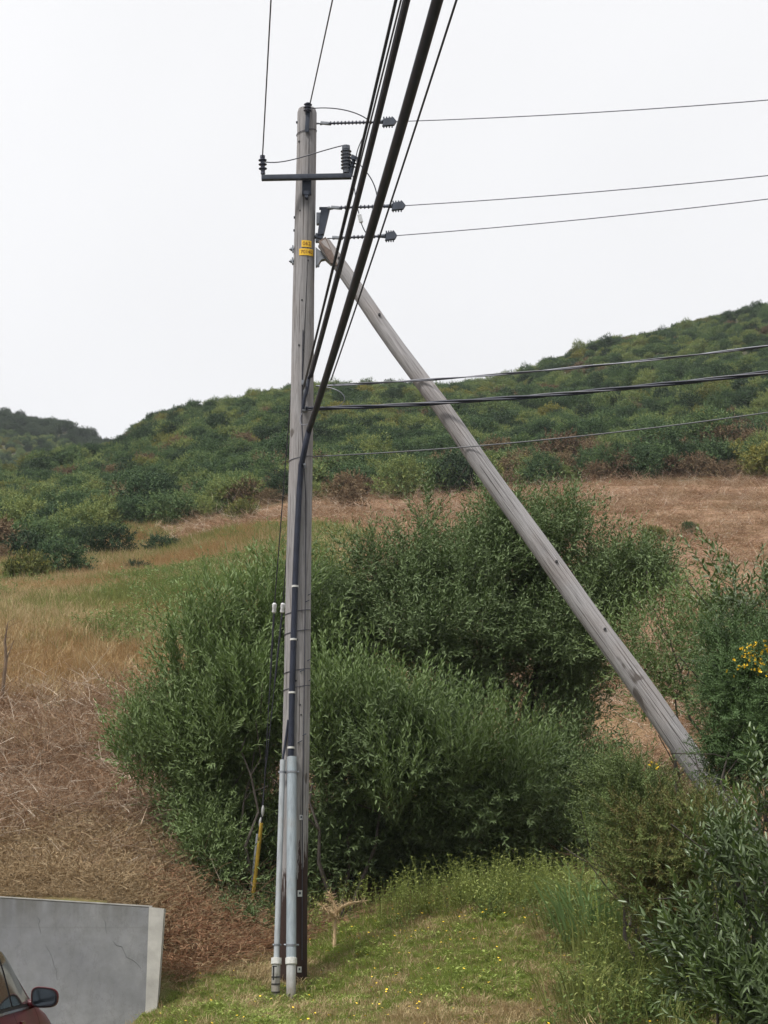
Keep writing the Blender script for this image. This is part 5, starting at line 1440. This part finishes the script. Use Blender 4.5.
# bushes standing alone on the field
FB = [(60, 62, 1.0, 2, 'round dark green bush on the tan grass below the thicket'), (22, 60, 0.9, 4, 'yellowish green bush on the grass at the far end below the thicket'), (140, 62, 0.55, 3, 'small flat green bush lying in the middle of the tan grass'),
      (108, 70, 1.1, 0, 'round green bush at the thicket foot above the tan grass'), (165, 72, 0.8, 3, 'low green bush in pale grass just under the thicket'), (240, 84, 0.9, 5, 'yellowish bush beside the bare earth at the thicket foot'),
      (345, 84, 1.1, 6, 'brown dry bush at the thicket foot close beside the pole'), (398, 88, 1.2, 1, 'grey-green bush at the thicket foot beyond the pole'), (690, 62, 0.35, 0, 'tiny green bush alone on the bare mown slope'), (655, 60, 0.4, 4, 'small yellow-green weed bush on the bare mown slope')]
for px_, d_, s_, kk, lab in FB:
    p_ = gp(px_, d_); o = bpy.data.objects.new('field_bush', KIN[kk]); C.objects.link(o)
    o.location = (p_.x, p_.y, p_.z - 0.1); o.rotation_euler = (0, 0, px_); o.scale = (s_ * 0.9, s_ * 0.9, s_ * 1.0)
    tag(o, lab, 'bush')

# ---------------------------------------------------------------- grasses and litter
M_gg = leaf_mat('green_grass', [(0.0, (0.14, 0.16, 0.04)), (0.5, (0.225, 0.29, 0.065)), (1.0, (0.34, 0.40, 0.11))], None, 0.6, 0.3, 0.2)
M_gy = leaf_mat('dry_grass_blade', [(0.0, (0.25, 0.175, 0.085)), (0.5, (0.40, 0.31, 0.17)), (1.0, (0.56, 0.46, 0.29))], None, 0.75, 0.25, 0.15)
M_gt = leaf_mat('tawny_grass', [(0.0, (0.20, 0.12, 0.055)), (0.5, (0.35, 0.23, 0.11)), (1.0, (0.48, 0.35, 0.18))], None, 0.75, 0.25, 0.15)
M_gw = leaf_mat('green_weed', [(0.0, (0.07, 0.105, 0.032)), (0.5, (0.135, 0.195, 0.058)), (1.0, (0.21, 0.265, 0.09))], None, 0.6, 0.3, 0.2)
M_tw = leaf_mat('dead_twig', [(0.0, (0.15, 0.085, 0.05)), (0.4, (0.32, 0.205, 0.125)), (0.75, (0.47, 0.35, 0.245)), (1.0, (0.66, 0.59, 0.50))], None, 0.85, 0.0, 0.15, objrand=0.9)
M_tr = leaf_mat('red_litter', [(0.0, (0.15, 0.07, 0.04)), (0.5, (0.28, 0.155, 0.09)), (1.0, (0.42, 0.29, 0.18))], None, 0.9, 0.0, 0.15)
def srcs(kind_, mat, n, *a):
    return [source('tuft_kind', *kind_(*(list(a) + [900 + i * 7 + int(a[1] * 100)])), mat) for i in range(n)]
T_short = srcs(blades, M_gg, 3, 34, 0.062, 0.0045, 0.9, 0.09)
T_dryshort = srcs(blades, M_gy, 2, 30, 0.07, 0.0045, 1.3, 0.10)
T_dry = srcs(blades, M_gy, 3, 40, 0.42, 0.010, 0.7, 0.22)
T_taw = srcs(blades, M_gt, 2, 40, 0.36, 0.010, 0.8, 0.22)
M_fg = leaf_mat('field_grass_green', [(0.0, (0.11, 0.12, 0.04)), (0.5, (0.19, 0.215, 0.065)), (1.0, (0.30, 0.30, 0.11))], None, 0.7, 0.25, 0.15)
T_fg = srcs(blades, M_fg, 2, 36, 0.38, 0.010, 0.6, 0.2)
T_twig = srcs(twigs, M_tw, 4, 46, 0.50, 0.0065, 0.33)
M_mu = leaf_mat('olive_mulch', [(0.0, (0.17, 0.115, 0.06)), (0.5, (0.34, 0.25, 0.145)), (1.0, (0.54, 0.44, 0.30))], None, 0.9, 0.0, 0.15)
T_mul = srcs(twigs, M_mu, 2, 50, 0.13, 0.008, 0.18)
T_red = srcs(twigs, M_tr, 2, 46, 0.12, 0.009, 0.18)
def weedy(seed, h=0.3, n=46, sp=0.12, ll=0.06, lw=0.022):
    r = np.random.default_rng(seed); 
    ns = 7; a = r.uniform(0, 6.28, ns); b0 = np.stack([np.cos(a), np.sin(a), a * 0], 1) * (r.random(ns) * sp)[:, None]
    d0 = unit(np.stack([np.cos(a) * .35, np.sin(a) * .35, a * 0 + 1], 1)); hh = h * r.uniform(.5, 1.1, ns)
    per = n // ns; T = (np.arange(per) + .5) / per
    base = b0[:, None] + d0[:, None] * (hh[:, None] * T)[..., None]
    an = np.arange(per) * 2.4 + r.uniform(0, 6, ns)[:, None]
    ld = unit(np.stack([np.cos(an), np.sin(an), 0.5 + 0 * an], 2))
    m0 = ns * per
    V, Fc, R, _ = leaves_mesh('x', base.reshape(-1, 3), ld.reshape(-1, 3), np.tile([0, 0, 1.0], (m0, 1)), ll * r.uniform(.6, 1.2, m0), lw * r.uniform(.7, 1.2, m0), r.random(m0), np.zeros(m0))
    s_ = np.stack([-np.sin(a), np.cos(a), a * 0], 1) * 0.004; e1 = b0 + d0 * hh[:, None]
    VV = np.stack([b0 - s_, b0 + s_, e1 + s_ * .4, e1 - s_ * .4], 1).reshape(-1, 3); FF = np.arange(ns * 4).reshape(ns, 4) + len(V)
    return np.concatenate([V, VV]), np.concatenate([Fc, FF]), np.concatenate([R, np.full(ns * 4, 0.2)])
T_weed = [source('tuft_kind', *weedy(s), M_gw) for s in (1, 2, 3)]
T_weedlow = [source('tuft_kind', *weedy(s, 0.07, 40, 0.10, 0.045, 0.02), M_gg) for s in (4, 5)]
T_weedtall = [source('tuft_kind', *weedy(s, 0.55, 60, 0.14, 0.055, 0.018), leaf_mat('tall_weed', [(0, (0.12, 0.14, 0.04)), (0.5, (0.22, 0.27, 0.07)), (1, (0.38, 0.39, 0.14))], None, 0.6, 0.3, 0.2)) for s in (6, 7)]
# flowers: stem and a disc of petals
def flower(seed):
    r = np.random.default_rng(seed); k = 7
    a = np.arange(k) / k * 6.283; h = 0.13
    base = np.tile([0, 0, h * (0.7 + 0.1 * seed)], (k, 1)); ld = unit(np.stack([np.cos(a), np.sin(a), a * 0 + .25], 1))
    V, Fc, R, _ = leaves_mesh('x', base, ld, np.tile([0, 0, 1.0], (k, 1)), np.full(k, 0.012), np.full(k, 0.010), r.random(k), np.zeros(k), False)
    return V, Fc, R
T_fl = [source('tuft_kind', *flower(s), M_petal) for s in (1, 2)]

ulo, uhi = -0.23, 0.235
on_verge = lambda x, y, u: ((height(x, y) > 0.2) & (y < lerp_u(u, [(0, 0), (110, 21.0), (150, 21.6), (230, 23.2), (300, 24.6), (450, 25.2), (560, 25), (650, 23), (768, 20)]))).astype(float)
dry_patch = lambda x, y: 0.12 + 0.75 * sm(0.0, 0.55, wob(x, y, 1.3, 21) + 0.4 * wob(x, y, 4.1, 22))
p_, r = scatter_pts(75000, -0.15, 0.33, 15.5, 25.4, lambda x, y, u: on_verge(x, y, u) * (1 - 0.85 * dry_patch(x, y)), 41)
k_ = len(p_); scatter('short_grass', p_, rz(r, k_), r.uniform(0.4, 1.1, k_) * (0.7 + 0.9 * sm(-.3, .5, wob(p_[:, 0], p_[:, 1], 2.3, 35)) * r.random(k_)), np.where(r.random(k_) < 0.92, r.integers(0, 3, k_), r.integers(3, 5, k_)), T_short + T_weedlow, 'short green grass and low weeds on the verge')
p_, r = scatter_pts(33000, -0.15, 0.33, 15.5, 25.4, lambda x, y, u: on_verge(x, y, u) * (0.12 + 0.88 * dry_patch(x, y)), 42)
k_ = len(p_); scatter('dry_grass', p_, rz(r, k_, .2), r.uniform(0.6, 1.5, k_), r.integers(0, 2, k_), T_dryshort, 'dry straw coloured grass patches on the verge')
p_, r = scatter_pts(2000, -0.14, 0.20, 18.5, 25.0, lambda x, y, u: on_verge(x, y, u) * (0.3 + 0.7 * sm(-0.2, .4, wob(x, y, 1.1, 23))), 43)
k_ = len(p_); scatter('wildflowers', p_, rz(r, k_, .25), r.uniform(0.7, 1.3, k_), r.integers(0, 2, k_), T_fl, 'tiny yellow flowers dotted over the verge')
# tall weeds along the foot of the willows
p_, r = scatter_pts(9000, -0.05, 0.13, 22.4, 25.6, lambda x, y, u: (1 - sm(0.3, 1.2, np.abs(y - lerp_u(u, [(290, 24.9), (400, 24.4), (500, 24.1), (600, 23.4), (650, 22.6)])))) * sm(-0.4, 0.4, wob(x, y, 1.7, 24)) * 0.15, 44)
k_ = len(p_); scatter('tall_weeds', p_, rz(r, k_, .15), r.uniform(0.35, 1.1, k_), np.where(r.random(k_) < 0.8, r.integers(0, 2, k_), r.integers(2, 5, k_)), T_weedtall + T_weed, 'yellow-green tall weeds along the foot of the willows')
# rank green undergrowth on the verge's shrubby end
p_, r = scatter_pts(4600, 0.08, 0.34, 15.5, 23.0, lambda x, y, u: sm(0.082, 0.125, u + 0.03 * wob(x, y, 1.5, 25)) * np.maximum(sm(18.2, 19.2, y), sm(0.2, 0.22, u)), 45)
k_ = len(p_); scatter('undergrowth', p_, rz(r, k_, .2), r.uniform(0.5, 1.5, k_), r.integers(0, 7, k_), T_weed + T_weedtall + T_fg[:1] + T_short[:1], 'rank green weeds crowding beneath the gorse')
p_, r = scatter_pts(420, 0.09, 0.20, 18.4, 20.6, lambda x, y, u: sm(-0.3, 0.2, wob(x, y, 1.2, 26)), 46)
k_ = len(p_); scatter('straw', p_, rz(r, k_, .35), r.uniform(0.7, 1.3, k_), r.integers(0, 3, k_), T_dry, 'bleached dead straw hanging among the weeds under the gorse')
# long grass clump (single plant)
V, Fc, R = blades(150, 0.95, 0.017, 0.75, 0.32, 77, 0.8)
lg = empty('long_grass', tuple(gp(597, 21.6)), 'clump of long arching green grass blades beside the gorse', 'grass clump')
me = np_mesh('blades', V * np.array([1.5, 1.1, 1.1]), Fc, {'rnd': R, 'tip': R * 0}); link('leaf_blade', me, leaf_mat('long_grass_blade', [(0, (0.11, 0.18, 0.06)), (1, (0.25, 0.36, 0.15))], None, 0.5, 0.3, 0.3), lg, False, False)
V, Fc, R = blades(9, 1.55, 0.013, 0.12, 0.2, 78, 0.2)
link('flower_stalk', np_mesh('stalks', V, Fc, {'rnd': R, 'tip': R * 0}), M_gg, lg, False, False)

# dead brush on the bank above the wall
bank = lambda x, y, u: ((x > -2.25) | (y > 23.05)) * sm(22.55, 22.7, y - 1.1 * sm(-0.115, -0.06, u)) * (1 - sm(33, 36, y + 1.5 * wob(x, y, 0.7, 27)))
p_, r = scatter_pts(18000, -0.30, 0.0, 22.4, 36, lambda x, y, u: bank(x, y, u) * (1 - sm(-0.06, -0.02, u)) * (0.25 + 0.75 * sm(-.4, .3, wob(x, y, 1.4, 28))) * np.maximum(sm(-0.116, -0.122, u), sm(24.6, 26.2, y)) * np.where(y < 27.2, 1 - sm(-0.075, -0.065, u), 1.0), 47)
k_ = len(p_); scatter('dead_brush', p_, rz(r, k_, .35), r.uniform(0.45, 1.15, k_) * np.where(p_[:, 1] < 25.5, 0.6, 1.0) * np.where((p_[:, 1] < 23.7) & (p_[:, 0] < -2.2), 0.4, 1.0), r.integers(0, 4, k_), T_twig, 'tangled dead brown brushwood covering the bank above the wall')
p_, r = scatter_pts(15000, -0.30, -0.04, 21.5, 27, lambda x, y, u: ((y > 22.62) | (x > -2.25)) * (y > 22.3) * (1 - on_verge(x, y, u)), 48)
k_ = len(p_); scatter('leaf_litter', p_, rz(r, k_, .3), r.uniform(0.6, 1.3, k_) * np.where((p_[:, 1] < 23.1) & (p_[:, 0] < -2.2), 0.55, 1.0), np.where(sm(-0.135, -0.105, p_[:, 0] / p_[:, 1]) * 0.75 * sm(26, 24, p_[:, 1]) > r.random(k_), r.integers(0, 2, k_), r.integers(2, 4, k_)), T_red + T_mul, 'olive and reddish brown litter on the bank around the wall end')
p_, r = scatter_pts(3600, 0.05, 0.33, 26.5, 40, lambda x, y, u: 0.25 + 0.75 * sm(-.2, .3, wob(x, y, 0.9, 29)), 49)
k_ = len(p_); scatter('dead_brush', p_, rz(r, k_, .35), r.uniform(0.5, 1.2, k_), r.integers(0, 4, k_), T_twig, 'dead brown brush on the slope behind the slanting prop')
p_, r = scatter_pts(2600, -0.24, -0.04, 25.2, 37, lambda x, y, u: sm(0.1, 0.45, wob(x, y, 0.8, 30)), 50)
k_ = len(p_); scatter('tawny_grass', p_, rz(r, k_, .35), r.uniform(0.4, 1.1, k_), r.integers(0, 5, k_), T_taw + T_dry, 'tawny dead grass among the brushwood')
# the field
fieldm = lambda x, y, u: sm(32.5, 36, y + 1.5 * wob(x, y, 0.7, 27)) * (y < scrub_edge(u) + 3) * (1 - sm(-0.045, 0.0, u + 0.02 * wob(x, y, .3, 7) + 0.11 * sm(62, 80, y)) * sm(34, 42, y)) * (1 - 0.9 * sm(0.35, 0.7, wob(x, y, 0.22, 8)) * sm(60, 70, y) * sm(-0.12, -0.06, u))
p_, r = scatter_pts(50000, -0.31, 0.03, 32.5, 92, fieldm, 51, 2)
k_ = len(p_); scatter('tall_dry_grass', p_, rz(r, k_, .15), r.uniform(0.6, 1.25, k_) * np.where(p_[:, 1] > 60, 1.15, 1), np.where(wob(p_[:, 0], p_[:, 1], .5, 31) + r.normal(0, .3, k_) > 0.15, r.integers(3, 5, k_), np.where(wob(p_[:, 0], p_[:, 1], .28, 36) + 2.2 * (p_[:, 0] / p_[:, 1] + 0.12) * 2 + r.normal(0, .35, k_) > 0.0, r.integers(5, 7, k_), r.integers(0, 3, k_))), T_dry + T_taw + T_fg, 'tall tan and yellow-green grass covering the field')
p_, r = scatter_pts(22000, -0.25, 0.02, 34, 88, lambda x, y, u: fieldm(x, y, u) * sm(0.0, 0.45, wob(x, y, 0.33, 32) + 0.7 * sm(-0.15, -0.03, u) - 0.08), 52, 2)
k_ = len(p_); scatter('green_weeds', p_, rz(r, k_, .15), r.uniform(0.9, 2.0, k_), r.integers(0, 3, k_), T_weed, 'green weeds and thistles spreading through the dry field')
p_, r = scatter_pts(30000, -0.12, 0.33, 36, 96, lambda x, y, u: sm(-0.04, 0.01, u + 0.11 * sm(62, 80, y)) * (0.2 + 0.8 * sm(-.3, .4, wob(x, y, .7, 33))), 53, 2)
k_ = len(p_); scatter('stubble', p_, rz(r, k_, .4), r.uniform(0.6, 1.3, k_), r.integers(0, 6, k_), T_red + T_dryshort[:1] + T_mul[:2] + T_twig[:1], 'short dead stubble on the bare mown slope')

# ---------------------------------------------------------------- thin summer haze
hm = bpy.data.materials.new('haze'); hm.use_nodes = True
t = hm.node_tree
t.nodes.remove(t.nodes['Principled BSDF'])
pv = t.nodes.new('ShaderNodeVolumePrincipled')
pv.inputs['Color'].default_value = (0.88, 0.92, 1.0, 1)
pv.inputs['Density'].default_value = 0.00018
t.links.new(pv.outputs[0], t.nodes['Material Output'].inputs['Volume'])
HAZE = True
if HAZE:
    mb = MB(); mb.box((0, 425, 84), (5000, 990, 176))
    hzo = mb.build('haze', hm, None, False)
    tag(hzo, 'thin pale summer haze over the hillside', None, None, 'stuff')
